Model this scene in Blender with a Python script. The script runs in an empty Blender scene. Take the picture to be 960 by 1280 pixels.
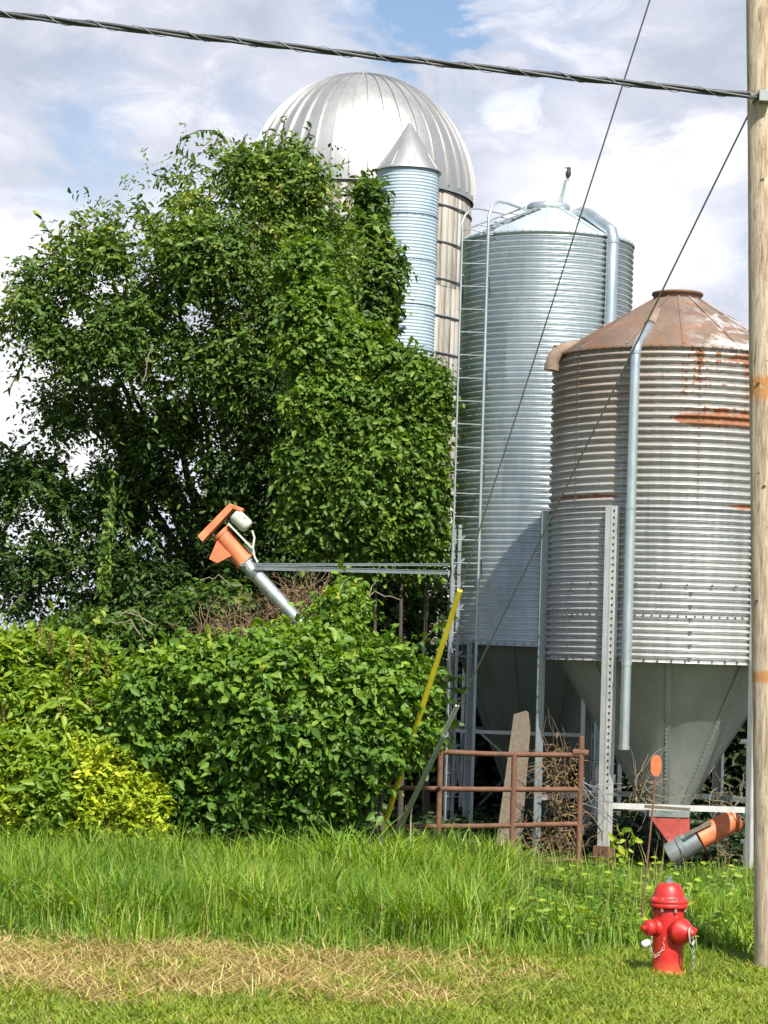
import bpy, math, random
import numpy as np
from mathutils import Vector, Matrix

# ------------------------------------------------------------------ camera, world, sun, exposure
S = bpy.context.scene
COL = S.collection
R_ = math.radians
F = 2900.0
CAM = Vector((0, 0, 2.6))
MC = (Matrix.Rotation(R_(90 + 3.6), 3, 'X') @ Matrix.Rotation(R_(1.8), 3, 'Z'))
cd = bpy.data.cameras.new('camera'); cam = bpy.data.objects.new('camera', cd); COL.objects.link(cam)
cam.location = CAM; cam.rotation_euler = MC.to_euler()
cd.sensor_fit = 'HORIZONTAL'; cd.sensor_width = 36; cd.lens = 36 * F / 960
cd.clip_start = 0.1; cd.clip_end = 6000
S.camera = cam
def ray(px, py):
    return MC @ Vector(((px - 480) / F, -(py - 640) / F, -1))
def P(px, py, d):
    r = ray(px, py); return CAM + r * (d / r.y)

SUN_AZ, SUN_EL = 19, 48
sl = bpy.data.lights.new('sun', 'SUN'); sun = bpy.data.objects.new('sun', sl); COL.objects.link(sun)
sl.energy = 5.0; sl.angle = R_(0.5); sl.color = (1.0, 0.95, 0.86)
SD = Vector((math.sin(R_(SUN_AZ)) * math.cos(R_(SUN_EL)), -math.cos(R_(SUN_AZ)) * math.cos(R_(SUN_EL)), math.sin(R_(SUN_EL))))
sun.rotation_euler = SD.to_track_quat('Z', 'Y').to_euler(); sun.location = (5, -5, 20)

S.view_settings.view_transform = 'Standard'; S.view_settings.look = 'None'
S.view_settings.exposure = 0.70; S.view_settings.gamma = 1
S.view_settings.use_curve_mapping = False
S.cycles.max_bounces = 8; S.cycles.transparent_max_bounces = 4
S.cycles.use_denoising = True

W = bpy.data.worlds.new('World'); S.world = W; W.use_nodes = True
nt = W.node_tree; N = nt.nodes; L = nt.links
for n in list(N): N.remove(n)
def nd(tree, t, **k):
    n = tree.nodes.new(t)
    for a, b in k.items(): setattr(n, a, b)
    return n
out = nd(nt, 'ShaderNodeOutputWorld'); bg = nd(nt, 'ShaderNodeBackground'); bg.inputs['Strength'].default_value = 0.088
sky = nd(nt, 'ShaderNodeTexSky', sky_type='NISHITA', sun_disc=False, sun_elevation=R_(SUN_EL), sun_rotation=R_(180 - SUN_AZ))
tc = nd(nt, 'ShaderNodeTexCoord')
def wmath(op, a, b=None, c=None, clamp=False):
    n = nd(nt, 'ShaderNodeMath', operation=op, use_clamp=clamp)
    for i, v in enumerate((a, b, c)):
        if v is None: continue
        if isinstance(v, (int, float)): n.inputs[i].default_value = v
        else: L.new(v, n.inputs[i])
    return n.outputs[0]
def wnoise(scale, detail, rough, loc=(0, 0, 0), dist=0.0):
    mp = nd(nt, 'ShaderNodeMapping'); mp.inputs['Location'].default_value = loc; mp.inputs['Scale'].default_value = (1, 1, 1.7)
    L.new(tc.outputs['Generated'], mp.inputs['Vector'])
    n = nd(nt, 'ShaderNodeTexNoise'); n.inputs['Scale'].default_value = scale; n.inputs['Detail'].default_value = detail
    n.inputs['Roughness'].default_value = rough; n.inputs['Distortion'].default_value = dist
    L.new(mp.outputs[0], n.inputs['Vector']); return n.outputs['Fac']
big = wnoise(9, 8, 0.55, (3.1, 1.7, 0.4), 0.4)
fine = wnoise(26, 9, 0.62, (0.3, 5.2, 2.2), 0.7)
# clouds placed in the sky by direction: (x, y of the direction in the photo, radius in radians, weight)
def blob(px, py, rad, wgt):
    d = ray(px, py).normalized()
    vm = nd(nt, 'ShaderNodeVectorMath', operation='DISTANCE'); L.new(tc.outputs['Generated'], vm.inputs[0]); vm.inputs[1].default_value = d
    wob = wmath('MULTIPLY_ADD', fine, rad * 2.6 + .02, -rad * 1.3 - .01)
    dd = wmath('ADD', vm.outputs['Value'], wob)
    t = wmath('DIVIDE', dd, rad)
    t = wmath('SUBTRACT', 1.0, t, clamp=True)
    t = wmath('SMOOTH_MIN', t, 1.0, 0.2)
    return wmath('MULTIPLY', t, wgt)
def total(lst):
    a = blob(*lst[0])
    for b in lst[1:]: a = wmath('ADD', a, blob(*b))
    return a
bright = total([(20, 520, .075, 1.1), (30, 370, .055, .8), (250, 285, .035, .7), (860, 280, .05, .8), (740, 260, .045, .8), (632, 142, .011, .9), (890, 190, .02, .4),
                (430, 15, .03, .4), (820, 350, .045, .45), (90, 300, .04, .35), (30, 640, .06, .5), (380, 60, .02, .3)])
blue = total([(505, 0, .036, 1.5), (575, 50, .022, .6), (115, 175, .035, .8), (300, 130, .02, .3), (630, -60, .06, .6), (570, 120, .02, .25)])
shade = wmath('MULTIPLY_ADD', big, 2.2, -0.72, clamp=True)
shade = wmath('ADD', shade, wmath('MULTIPLY_ADD', fine, 1.7, -0.90))
shade = wmath('ADD', shade, bright, clamp=True)
cr = nd(nt, 'ShaderNodeValToRGB'); L.new(shade, cr.inputs[0])
e = cr.color_ramp.elements
e[0].position = 0.0; e[0].color = (0.55, 0.59, 0.69, 1)
e[1].position = 1.0; e[1].color = (0.98, 0.98, 1.0, 1)
m = e.new(0.45); m.color = (0.68, 0.71, 0.82, 1)
m = e.new(0.70); m.color = (0.83, 0.85, 0.95, 1)
sc = nd(nt, 'ShaderNodeVectorMath', operation='SCALE'); L.new(cr.outputs[0], sc.inputs[0]); sc.inputs['Scale'].default_value = 7.6
skb = nd(nt, 'ShaderNodeVectorMath', operation='SCALE'); L.new(sky.outputs[0], skb.inputs[0]); skb.inputs['Scale'].default_value = 1.1
mx = nd(nt, 'ShaderNodeMix', data_type='RGBA')
general = wmath('MULTIPLY_ADD', big, -4.0, 1.85, clamp=True)
sxyz = nd(nt, 'ShaderNodeSeparateXYZ'); L.new(tc.outputs['Generated'], sxyz.inputs[0])
away = wmath('MULTIPLY_ADD', sxyz.outputs[1], -2.2, 1.75, clamp=True)      # 0 ahead, 1 overhead and behind
away = wmath('MULTIPLY', away, wmath('MULTIPLY_ADD', big, -3.0, 2.35, clamp=True))
f = wmath('ADD', wmath('MULTIPLY', blue, wmath('MULTIPLY_ADD', fine, 1.2, 0.3)), wmath('MULTIPLY', general, 0.30), clamp=True)
f = wmath('MAXIMUM', f, wmath('MULTIPLY', away, 0.92))
L.new(f, mx.inputs[0]); L.new(sc.outputs[0], mx.inputs[6]); L.new(skb.outputs[0], mx.inputs[7])
L.new(mx.outputs[2], bg.inputs['Color']); L.new(bg.outputs[0], out.inputs[0])

rnd = random.Random(7)
G = np.random.default_rng(11)

# ------------------------------------------------------------------ mesh helpers
ORG = {}
def meta(o, label=None, cat=None, group=None, kind=None):
    if label: o['label'] = label
    if cat: o['category'] = cat
    if group: o['group'] = group
    if kind: o['kind'] = kind
    return o
def thing(name, loc, label, cat, group=None):
    o = bpy.data.objects.new(name, None); COL.objects.link(o); o.location = loc; o.empty_display_size = .2
    ORG[o.name] = Vector(loc); return meta(o, label, cat, group)
def link_mesh(name, me, parent, org):
    o = bpy.data.objects.new(name, me); COL.objects.link(o)
    if parent is not None: o.parent = parent
    else: o.location = org
    ORG[o.name] = org
    return o
class MB:
    def __init__(s): s.v = []; s.f = []; s.m = []; s.sm = []
    def add(s, vs, fs, mi=0, smooth=False):
        b = len(s.v); s.v += [tuple(v) for v in vs]
        for f in fs: s.f.append(tuple(i + b for i in f)); s.m.append(mi); s.sm.append(smooth)
    def box(s, c, size, rot=None, mi=0, bev=0):
        c = Vector(c); hx, hy, hz = size[0] / 2, size[1] / 2, size[2] / 2
        rot = rot or Matrix.Identity(3)
        vs = [c + rot @ Vector((x * hx, y * hy, z * hz)) for x in (-1, 1) for y in (-1, 1) for z in (-1, 1)]
        s.add(vs, [(0, 1, 3, 2), (4, 6, 7, 5), (0, 4, 5, 1), (2, 3, 7, 6), (0, 2, 6, 4), (1, 5, 7, 3)], mi)
    def bar(s, a, b, w, h, up=(0, 0, 1), mi=0):
        a = Vector(a); b = Vector(b); z = (b - a).normalized(); up = Vector(up)
        x = up.cross(z)
        if x.length < 1e-4: x = Vector((1, 0, 0)).cross(z)
        x.normalize(); y = z.cross(x)
        rot = Matrix((x, y, z)).transposed()
        s.box((a + b) / 2, (w, h, (b - a).length), rot, mi)
    def tube(s, pts, r, n=10, cap=True, mi=0, smooth=True):
        pts = [Vector(p) for p in pts]; k = len(pts)
        rs = r if isinstance(r, (list, tuple)) else [r] * k
        vs = []; x = None
        for i, p in enumerate(pts):
            t = (pts[min(i + 1, k - 1)] - pts[max(i - 1, 0)])
            t.normalize()
            if x is None:
                x = Vector((0, 0, 1)).cross(t)
                if x.length < .05: x = Vector((1, 0, 0)).cross(t)
            else: x = x - t * x.dot(t)
            x.normalize(); y = t.cross(x)
            for j in range(n):
                a = 2 * math.pi * j / n
                vs.append(p + (x * math.cos(a) + y * math.sin(a)) * rs[i])
        fs = [(i * n + j, i * n + (j + 1) % n, (i + 1) * n + (j + 1) % n, (i + 1) * n + j) for i in range(k - 1) for j in range(n)]
        s.add(vs, fs, mi, smooth)
        if cap:
            s.add([vs[j] for j in range(n)], [tuple(range(n - 1, -1, -1))], mi)
            s.add([vs[(k - 1) * n + j] for j in range(n)], [tuple(range(n))], mi)
    def lathe(s, prof, c, n=32, axis=None, mi=0, smooth=True, a0=0.0):
        # prof: (radius, height along axis)
        c = Vector(c); ax = Vector(axis or (0, 0, 1)).normalized()
        q = Vector((0, 0, 1)).rotation_difference(ax).to_matrix()
        vs = []
        for r, h in prof:
            for j in range(n):
                a = a0 + 2 * math.pi * j / n
                vs.append(c + q @ Vector((r * math.cos(a), r * math.sin(a), h)))
        fs = [(i * n + j, i * n + (j + 1) % n, (i + 1) * n + (j + 1) % n, (i + 1) * n + j) for i in range(len(prof) - 1) for j in range(n)]
        s.add(vs, fs, mi, smooth)
    def build(s, name, mats, parent=None, org=None, bevel=0):
        if parent is not None: org = ORG[parent.name]
        elif org is None: org = Vector(s.v[0])
        org = Vector(org)
        me = bpy.data.meshes.new(name)
        me.from_pydata([(v[0] - org[0], v[1] - org[1], v[2] - org[2]) for v in s.v], [], s.f)
        mats = mats if isinstance(mats, (list, tuple)) else [mats]
        for m in mats: me.materials.append(m)
        me.polygons.foreach_set('material_index', s.m); me.polygons.foreach_set('use_smooth', s.sm)
        me.update()
        o = link_mesh(name, me, parent, org)
        if bevel:
            b = o.modifiers.new('bevel', 'BEVEL'); b.width = bevel; b.segments = 2; b.limit_method = 'ANGLE'
        return o
def fast_mesh(name, verts, nface, k, mats, parent=None, org=(0, 0, 0), tint=None, smooth=False, idx=None):
    org = Vector(org) if parent is None else ORG[parent.name]
    me = bpy.data.meshes.new(name)
    me.vertices.add(len(verts)); me.vertices.foreach_set('co', (verts - np.array(org)).astype(np.float32).ravel())
    me.loops.add(len(idx)); me.loops.foreach_set('vertex_index', idx.astype(np.int32))
    me.polygons.add(nface); me.polygons.foreach_set('loop_start', np.arange(0, nface * k, k, dtype=np.int32))
    me.polygons.foreach_set('loop_total', np.full(nface, k, dtype=np.int32))
    if smooth: me.polygons.foreach_set('use_smooth', np.ones(nface, dtype=bool))
    me.update(calc_edges=True)
    if tint is not None:
        at = me.attributes.new('tint', 'FLOAT', 'POINT'); at.data.foreach_set('value', tint.astype(np.float32))
    mats = mats if isinstance(mats, (list, tuple)) else [mats]
    for m in mats: me.materials.append(m)
    return link_mesh(name, me, parent, org)

# ------------------------------------------------------------------ materials
def newmat(name):
    m = bpy.data.materials.new(name); m.use_nodes = True
    t = m.node_tree; p = t.nodes['Principled BSDF']; return m, t, p
def ramp(t, fac, stops, interp='LINEAR'):
    r = nd(t, 'ShaderNodeValToRGB'); r.color_ramp.interpolation = interp
    el = r.color_ramp.elements
    el[0].position = stops[0][0]; el[0].color = (*stops[0][1], 1)
    el[1].position = stops[-1][0]; el[1].color = (*stops[-1][1], 1)
    for p, c in stops[1:-1]:
        x = el.new(p); x.color = (*c, 1)
    t.links.new(fac, r.inputs[0]); return r.outputs[0]
def noise(t, scale, detail=5, rough=.6, sc=(1, 1, 1), dist=0, coord='Object'):
    c = nd(t, 'ShaderNodeTexCoord'); mp = nd(t, 'ShaderNodeMapping'); mp.inputs['Scale'].default_value = sc
    t.links.new(c.outputs[coord], mp.inputs[0])
    n = nd(t, 'ShaderNodeTexNoise'); n.inputs['Scale'].default_value = scale; n.inputs['Detail'].default_value = detail
    n.inputs['Roughness'].default_value = rough; n.inputs['Distortion'].default_value = dist
    t.links.new(mp.outputs[0], n.inputs['Vector']); return n.outputs['Fac']
def mth(t, op, a, b=None, c=None, clamp=False):
    n = nd(t, 'ShaderNodeMath', operation=op, use_clamp=clamp)
    for i, v in enumerate((a, b, c)):
        if v is None: continue
        if isinstance(v, (int, float)): n.inputs[i].default_value = v
        else: t.links.new(v, n.inputs[i])
    return n.outputs[0]
def mixc(t, f, a, b):
    n = nd(t, 'ShaderNodeMix', data_type='RGBA')
    if isinstance(f, (int, float)): n.inputs[0].default_value = f
    else: t.links.new(f, n.inputs[0])
    for i, v in ((6, a), (7, b)):
        if isinstance(v, tuple): n.inputs[i].default_value = (*v, 1)
        else: t.links.new(v, n.inputs[i])
    return n.outputs[2]
def mixf(t, f, a, b):
    n = nd(t, 'ShaderNodeMix', data_type='FLOAT')
    for i, v in ((0, f), (2, a), (3, b)):
        if isinstance(v, (int, float)): n.inputs[i].default_value = v
        else: t.links.new(v, n.inputs[i])
    return n.outputs[0]
def bump(t, p, h, strength=.3, dist=.01):
    b = nd(t, 'ShaderNodeBump'); b.inputs['Strength'].default_value = strength; b.inputs['Distance'].default_value = dist
    t.links.new(h, b.inputs['Height']); t.links.new(b.outputs[0], p.inputs['Normal'])
def sepz(t):
    c = nd(t, 'ShaderNodeTexCoord'); s = nd(t, 'ShaderNodeSeparateXYZ'); t.links.new(c.outputs['Object'], s.inputs[0]); return s.outputs

def sheets(t, nseg, hgt, amt):
    """each rolled sheet weathers a little differently"""
    x, y, z = sepz(t)[:3]
    k = mth(t, 'FLOOR', mth(t, 'MULTIPLY', mth(t, 'ARCTAN2', y, x), nseg / 6.28318)); q = mth(t, 'FLOOR', mth(t, 'DIVIDE', z, hgt))
    k = mth(t, 'ADD', k, mth(t, 'MULTIPLY', q, 7.37))
    w = nd(t, 'ShaderNodeTexWhiteNoise', noise_dimensions='1D'); t.links.new(k, w.inputs['W'])
    return mth(t, 'MULTIPLY_ADD', w.outputs['Value'], amt, -amt / 2)
def metal(name, a, b, rough=.4, met=.8, scale=3, sc=(1, 1, .5), bmp=.15, sheet=None):
    m, t, p = newmat(name)
    n1 = noise(t, scale, 8, .65, sc); n2 = noise(t, scale * 9, 4, .7, sc)
    f = mth(t, 'MULTIPLY_ADD', n2, .5, mth(t, 'MULTIPLY', n1, .75))
    if sheet: f = mth(t, 'ADD', f, sheets(t, *sheet))
    t.links.new(ramp(t, f, [(.35, a), (.8, b)]), p.inputs['Base Color'])
    p.inputs['Metallic'].default_value = met
    t.links.new(mth(t, 'MULTIPLY_ADD', n1, .3, rough - .15), p.inputs['Roughness'])
    bump(t, p, n2, bmp, .004)
    return m
M = {}
M['dome'] = metal('dome_aluminium', (.36, .36, .35), (.50, .495, .48), .47, .76, 1.2, (1, 1, .25), .05)
M['chute'] = metal('chute_galvanised', (.29, .38, .45), (.42, .51, .57), .65, .25, 2)
M['galv'] = metal('galvanised_steel', (.36, .42, .43), (.55, .61, .61), .42, .75, 3)
M['pipe'] = metal('pipe_galvanised', (.40, .46, .48), (.60, .65, .66), .36, .8, 5)
M['leg'] = metal('leg_galvanised', (.42, .43, .42), (.62, .62, .60), .55, .5, 6)
M['darkgalv'] = metal('weathered_steel', (.16, .19, .20), (.32, .36, .36), .5, .6, 6)
M['hopper'] = metal('hopper_steel', (.25, .29, .26), (.38, .41, .38), .6, .1, 2.2, (1, 1, .6), .08, sheet=(18, 9, .25))
M['hopper_tall'] = metal('shade_toned_hopper_steel', (.10, .125, .10), (.17, .19, .155), .6, .3, 2.2, (1, 1, .6), .08)  # deeper shade under the tall bin painted as a darker steel colour
M['wire'] = metal('wire_steel', (.20, .21, .21), (.34, .35, .35), .5, .6, 20)

def rusty(name, zlo, zhi, cx, cy, R):
    """galvanised sheet with rust bands and runs; z measured from the thing's base"""
    m, t, p = newmat(name)
    x, y, z = sepz(t)[:3]
    n1 = noise(t, 2.2, 8, .65, (1, 1, 4.5)); n2 = noise(t, 20, 5, .7); n3 = noise(t, 5, 6, .6, (3, 3, .22)); n4 = noise(t, .9, 3, .5, (1, 1, 1.5))
    base = ramp(t, mth(t, 'ADD', sheets(t, 6, .8, .25), mth(t, 'MULTIPLY_ADD', n2, .4, mth(t, 'MULTIPLY', n3, .8))), [(.35, (.34, .36, .36)), (.62, (.52, .53, .52)), (.85, (.64, .64, .62))])
    # height factor: dull and rusty at the top, cleaner below the seam
    h = nd(t, 'ShaderNodeMapRange'); t.links.new(z, h.inputs[0]); h.inputs[1].default_value = zlo; h.inputs[2].default_value = zhi
    dull = mth(t, 'MULTIPLY', mth(t, 'MULTIPLY_ADD', n4, 2.2, -.2, True), mth(t, 'MULTIPLY_ADD', h.outputs[0], .9, .1))
    leftside = nd(t, 'ShaderNodeMapRange'); t.links.new(x, leftside.inputs[0]); leftside.inputs[1].default_value = .3; leftside.inputs[2].default_value = -1.3
    dull = mth(t, 'MULTIPLY', dull, mth(t, 'MULTIPLY_ADD', leftside.outputs[0], .9, .35), clamp=True)
    base = mixc(t, mth(t, 'MULTIPLY', dull, .9, clamp=True), base, ramp(t, n1, [(.35, (.17, .115, .08)), (.65, (.33, .25, .18))]))
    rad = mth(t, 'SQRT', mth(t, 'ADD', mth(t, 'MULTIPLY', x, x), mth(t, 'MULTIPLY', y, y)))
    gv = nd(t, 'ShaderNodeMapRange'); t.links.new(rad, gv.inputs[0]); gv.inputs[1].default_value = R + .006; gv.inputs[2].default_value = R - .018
    groove_tone = mth(t, 'MULTIPLY', mth(t, 'MULTIPLY', gv.outputs[0], mth(t, 'MULTIPLY_ADD', n3, 2.0, -.35, True)), mth(t, 'MULTIPLY_ADD', h.outputs[0], 1.0, .12))  # browner in the corrugation grooves, more so higher up
    base = mixc(t, groove_tone, base, (.13, .075, .045))
    def band(z0, w, xa, gain):
        d = mth(t, 'ABSOLUTE', mth(t, 'SUBTRACT', z, z0)); a = mth(t, 'SUBTRACT', 1.0, mth(t, 'DIVIDE', d, w), clamp=True)
        xr = nd(t, 'ShaderNodeMapRange'); t.links.new(x, xr.inputs[0]); xr.inputs[1].default_value = xa[0]; xr.inputs[2].default_value = xa[1]
        v = mth(t, 'MULTIPLY', a, xr.outputs[0])
        return mth(t, 'MULTIPLY_ADD', v, gain, 0.0)
    zt = lambda py: P(845, py, 28.5).z
    r = band(zt(523), .17, (-.35, 0.05), 1.5)
    r = mth(t, 'ADD', r, band(zt(631), .08, (.2, .9), 1.35))
    r = mth(t, 'ADD', r, band(zt(621), .06, (-.4, -.9), 1.0))
    r = mth(t, 'ADD', r, band(zt(450), .30, (-.5, .9), .75))
    r = mth(t, 'ADD', r, mth(t, 'MULTIPLY', band(zt(480), .40, (-.42, -.1), .42), mth(t, 'SUBTRACT', 1.0, band(zt(480), 9, (.0, .35), 1.0), clamp=True)))
    r = mth(t, 'ADD', r, mth(t, 'MULTIPLY', mth(t, 'MULTIPLY_ADD', n3, 2.0, -1.05, True), mth(t, 'MULTIPLY', h.outputs[0], .8)))
    runs = mth(t, 'MULTIPLY', mth(t, 'MULTIPLY_ADD', noise(t, 4, 5, .65, (2.6, 2.6, .25)), 6.0, -2.95, True), band(zt(440), 1.1, (-1.2, .1), 1.75))
    r = mth(t, 'ADD', r, runs)
    msk = mth(t, 'MULTIPLY_ADD', mth(t, 'ADD', r, mth(t, 'MULTIPLY_ADD', n1, 3.0, -1.9)), 3.2, -.5, True)
    rustc = ramp(t, n2, [(.3, (.16, .055, .03)), (.7, (.34, .155, .075))])
    t.links.new(mixc(t, msk, base, rustc), p.inputs['Base Color'])
    t.links.new(mixf(t, mth(t, 'MAXIMUM', msk, dull), .62, .05), p.inputs['Metallic'])
    t.links.new(mixf(t, msk, .45, .85), p.inputs['Roughness'])
    bump(t, p, n2, .15, .004)
    return m
def rustroof():
    m, t, p = newmat('rusted_roof_sheet')
    n1 = noise(t, 2.4, 9, .7, (1.3, 1.3, 1.3), .6); n2 = noise(t, 14, 6, .7); n3 = noise(t, 1.2, 2, .5)
    x, y, z = sepz(t)[:3]
    c = ramp(t, mth(t, 'MULTIPLY_ADD', n2, .5, mth(t, 'MULTIPLY', n3, .6)), [(.35, (.11, .072, .05)), (.6, (.19, .135, .10)), (.8, (.29, .23, .185))])
    c2 = mixc(t, mth(t, 'MULTIPLY_ADD', noise(t, 3, 6, .7, (1, 1, .6)), 6, -3.0, True), c, (.24, .10, .05))
    xr = nd(t, 'ShaderNodeMapRange'); t.links.new(x, xr.inputs[0]); xr.inputs[1].default_value = -.1; xr.inputs[2].default_value = .7
    s = mth(t, 'MULTIPLY', mth(t, 'MULTIPLY_ADD', n1, 12, -5.7, True), xr.outputs[0])
    t.links.new(mixc(t, s, c2, (.50, .50, .50)), p.inputs['Base Color'])
    t.links.new(mixf(t, s, .1, .4), p.inputs['Metallic']); t.links.new(mixf(t, s, .8, .5), p.inputs['Roughness'])
    bump(t, p, n2, .3, .01); return m
def plain(name, a, b, rough=.6, scale=8, met=0, sc=(1, 1, 1), bmp=.2, coat=0):
    m, t, p = newmat(name)
    n1 = noise(t, scale, 7, .65, sc); n2 = noise(t, scale * 7, 4, .6, sc)
    t.links.new(ramp(t, mth(t, 'MULTIPLY_ADD', n2, .35, mth(t, 'MULTIPLY', n1, .75)), [(.35, a), (.75, b)]), p.inputs['Base Color'])
    p.inputs['Roughness'].default_value = rough; p.inputs['Metallic'].default_value = met; p.inputs['Coat Weight'].default_value = coat
    bump(t, p, n2, bmp, .004); return m
M['bolt'] = plain('bolt_heads', (.05, .05, .05), (.14, .14, .14), .6, 20, .5)
M['rust'] = plain('rusted_pipe', (.085, .036, .02), (.20, .10, .06), .85, 9)
M['rustelbow'] = plain('rusted_elbow', (.14, .09, .06), (.30, .22, .16), .85, 6)
def worn(name, a, b, chip, rough, thr, sc=(1, 1, 1), scale=9):
    m, t, p = newmat(name)
    n1 = noise(t, 5, 6, .6, sc); n2 = noise(t, scale, 9, .75, sc, .4); n3 = noise(t, 40, 3, .6)
    c = ramp(t, n1, [(.35, a), (.7, b)]); k = mth(t, 'MULTIPLY_ADD', n2, 14, -14 * thr, True)
    t.links.new(mixc(t, mth(t, 'MULTIPLY', k, .9), c, chip), p.inputs['Base Color']); t.links.new(mixf(t, k, rough, .9), p.inputs['Roughness'])
    bump(t, p, n3, .3, .004); return m
M['orange'] = worn('orange_paint', (.52, .125, .045), (.70, .23, .10), (.16, .06, .03), .55, .60)
M['motor'] = plain('motor_grey_paint', (.40, .42, .36), (.55, .56, .50), .5, 12)
M['white'] = plain('white_paint', (.5, .5, .48), (.75, .75, .72), .5, 12)
M['dark'] = plain('dark_opening', (.015, .015, .015), (.04, .04, .04), .8, 12)
M['bird'] = plain('bird_feathers', (.015, .014, .014), (.05, .045, .04), .6, 20)
M['yellow'] = worn('yellow_plastic', (.72, .54, .02), (.90, .76, .05), (.10, .08, .03), .5, .56, (1, 1, .45))
M['redpaint'] = worn('faded_red_paint', (.36, .05, .04), (.52, .12, .09), (.14, .06, .04), .6, .58)
M['plank'] = plain('weathered_plank', (.075, .06, .042), (.17, .14, .10), .9, 6, 0, (8, 8, .6), .6)
M['cable'] = plain('cable_rubber', (.018, .02, .022), (.05, .055, .06), .45, 30)
M['rope'] = plain('rope', (.25, .22, .14), (.4, .36, .25), .9, 40)
M['stick'] = plain('pale_guard_pole', (.22, .24, .20), (.36, .38, .33), .8, 20)
M['bark'] = plain('bark', (.04, .032, .024), (.10, .08, .06), .95, 12, 0, (3, 3, .5), .8)
M['twig'] = plain('dry_twigs', (.13, .08, .045), (.28, .19, .11), .95, 10)
M['twiglight'] = plain('pale_branch', (.14, .12, .08), (.26, .23, .17), .95, 10)
M['reflector'] = plain('faded_reflector', (.45, .09, .03), (.58, .16, .06), .6, 20)

def hydrant_mat():
    m, t, p = newmat('hydrant_red_paint')
    z = sepz(t)[2]
    n1 = noise(t, 9, 6, .6); n2 = noise(t, 40, 4, .6)
    c = ramp(t, n1, [(.35, (.42, .010, .008)), (.7, (.62, .026, .018))])
    chip = mth(t, 'MULTIPLY_ADD', noise(t, 22, 6, .7), 14, -8.9, True)
    c = mixc(t, mth(t, 'MULTIPLY', chip, .8), c, (.50, .22, .17))
    c = mixc(t, mth(t, 'MULTIPLY_ADD', noise(t, 5, 5, .6, (2, 2, .6)), 2.2, -1.0, True), c, (.30, .03, .03))
    low = nd(t, 'ShaderNodeMapRange'); t.links.new(mth(t, 'MULTIPLY_ADD', n2, .10, z), low.inputs[0]); low.inputs[1].default_value = .21; low.inputs[2].default_value = .13
    c = mixc(t, mth(t, 'MULTIPLY', low.outputs[0], .6), c, (.50, .10, .03))  # orange foot: grass reflections and flare painted into the red
    t.links.new(c, p.inputs['Base Color']); p.inputs['Roughness'].default_value = .45; p.inputs['Coat Weight'].default_value = .15
    bump(t, p, n2, .2, .004); return m
M['hydrant'] = hydrant_mat()
def pole_mat():
    m, t, p = newmat('utility_pole_wood')
    x, y, z = sepz(t)[:3]
    g = noise(t, 5, 9, .78, (5, 5, .42), 1.2); g2 = noise(t, 3, 5, .6, (4, 4, .8)); k = noise(t, 6, 4, .6, (1.5, 1.5, 3.0), .8)
    c = ramp(t, mth(t, 'MULTIPLY_ADD', g, .8, mth(t, 'MULTIPLY', g2, .35)), [(.40, (.10, .065, .042)), (.50, (.31, .225, .15)), (.60, (.52, .42, .30)), (.78, (.68, .59, .46))])
    c = mixc(t, mth(t, 'MULTIPLY_ADD', k, 16, -10.6, True), c, (.15, .09, .055))
    chk = noise(t, 3, 6, .7, (2.2, 2.2, 9), .5)
    c = mixc(t, mth(t, 'MULTIPLY_ADD', chk, 22, -14.6, True), c, (.14, .10, .075))
    for zz, w in ((P(950, 487, 20.3).z, .14), (P(950, 846, 20.3).z, .075)):
        d = mth(t, 'ABSOLUTE', mth(t, 'SUBTRACT', z, zz)); a = mth(t, 'SUBTRACT', 1.0, mth(t, 'DIVIDE', d, w), clamp=True)
        a = mth(t, 'MULTIPLY_ADD', mth(t, 'MULTIPLY', a, mth(t, 'MULTIPLY_ADD', k, 3.0, -.75)), 3.0, -.25, True)
        c = mixc(t, mth(t, 'MULTIPLY', a, .85), c, (.46, .20, .045))
    t.links.new(c, p.inputs['Base Color']); p.inputs['Roughness'].default_value = .9
    bump(t, p, g, .7, .02); return m
M['pole'] = pole_mat()
def stave_mat():
    m, t, p = newmat('weathered_staves')
    tcn = nd(t, 'ShaderNodeTexCoord'); at = nd(t, 'ShaderNodeAttribute'); at.attribute_name = 'tint'
    g = noise(t, 2.2, 8, .7, (5, 5, .35), .3); g2 = noise(t, 12, 4, .6, (2, 2, .3))
    f = mth(t, 'ADD', mth(t, 'MULTIPLY_ADD', g, .7, mth(t, 'MULTIPLY', g2, .25)), mth(t, 'MULTIPLY_ADD', at.outputs['Fac'], .24, -.12))
    t.links.new(ramp(t, f, [(.3, (.08, .065, .05)), (.42, (.26, .24, .205)), (.62, (.37, .35, .31)), (.85, (.45, .43, .39))]), p.inputs['Base Color'])
    p.inputs['Roughness'].default_value = .9; bump(t, p, g2, .5, .02); return m
M['stave'] = stave_mat()

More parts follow.
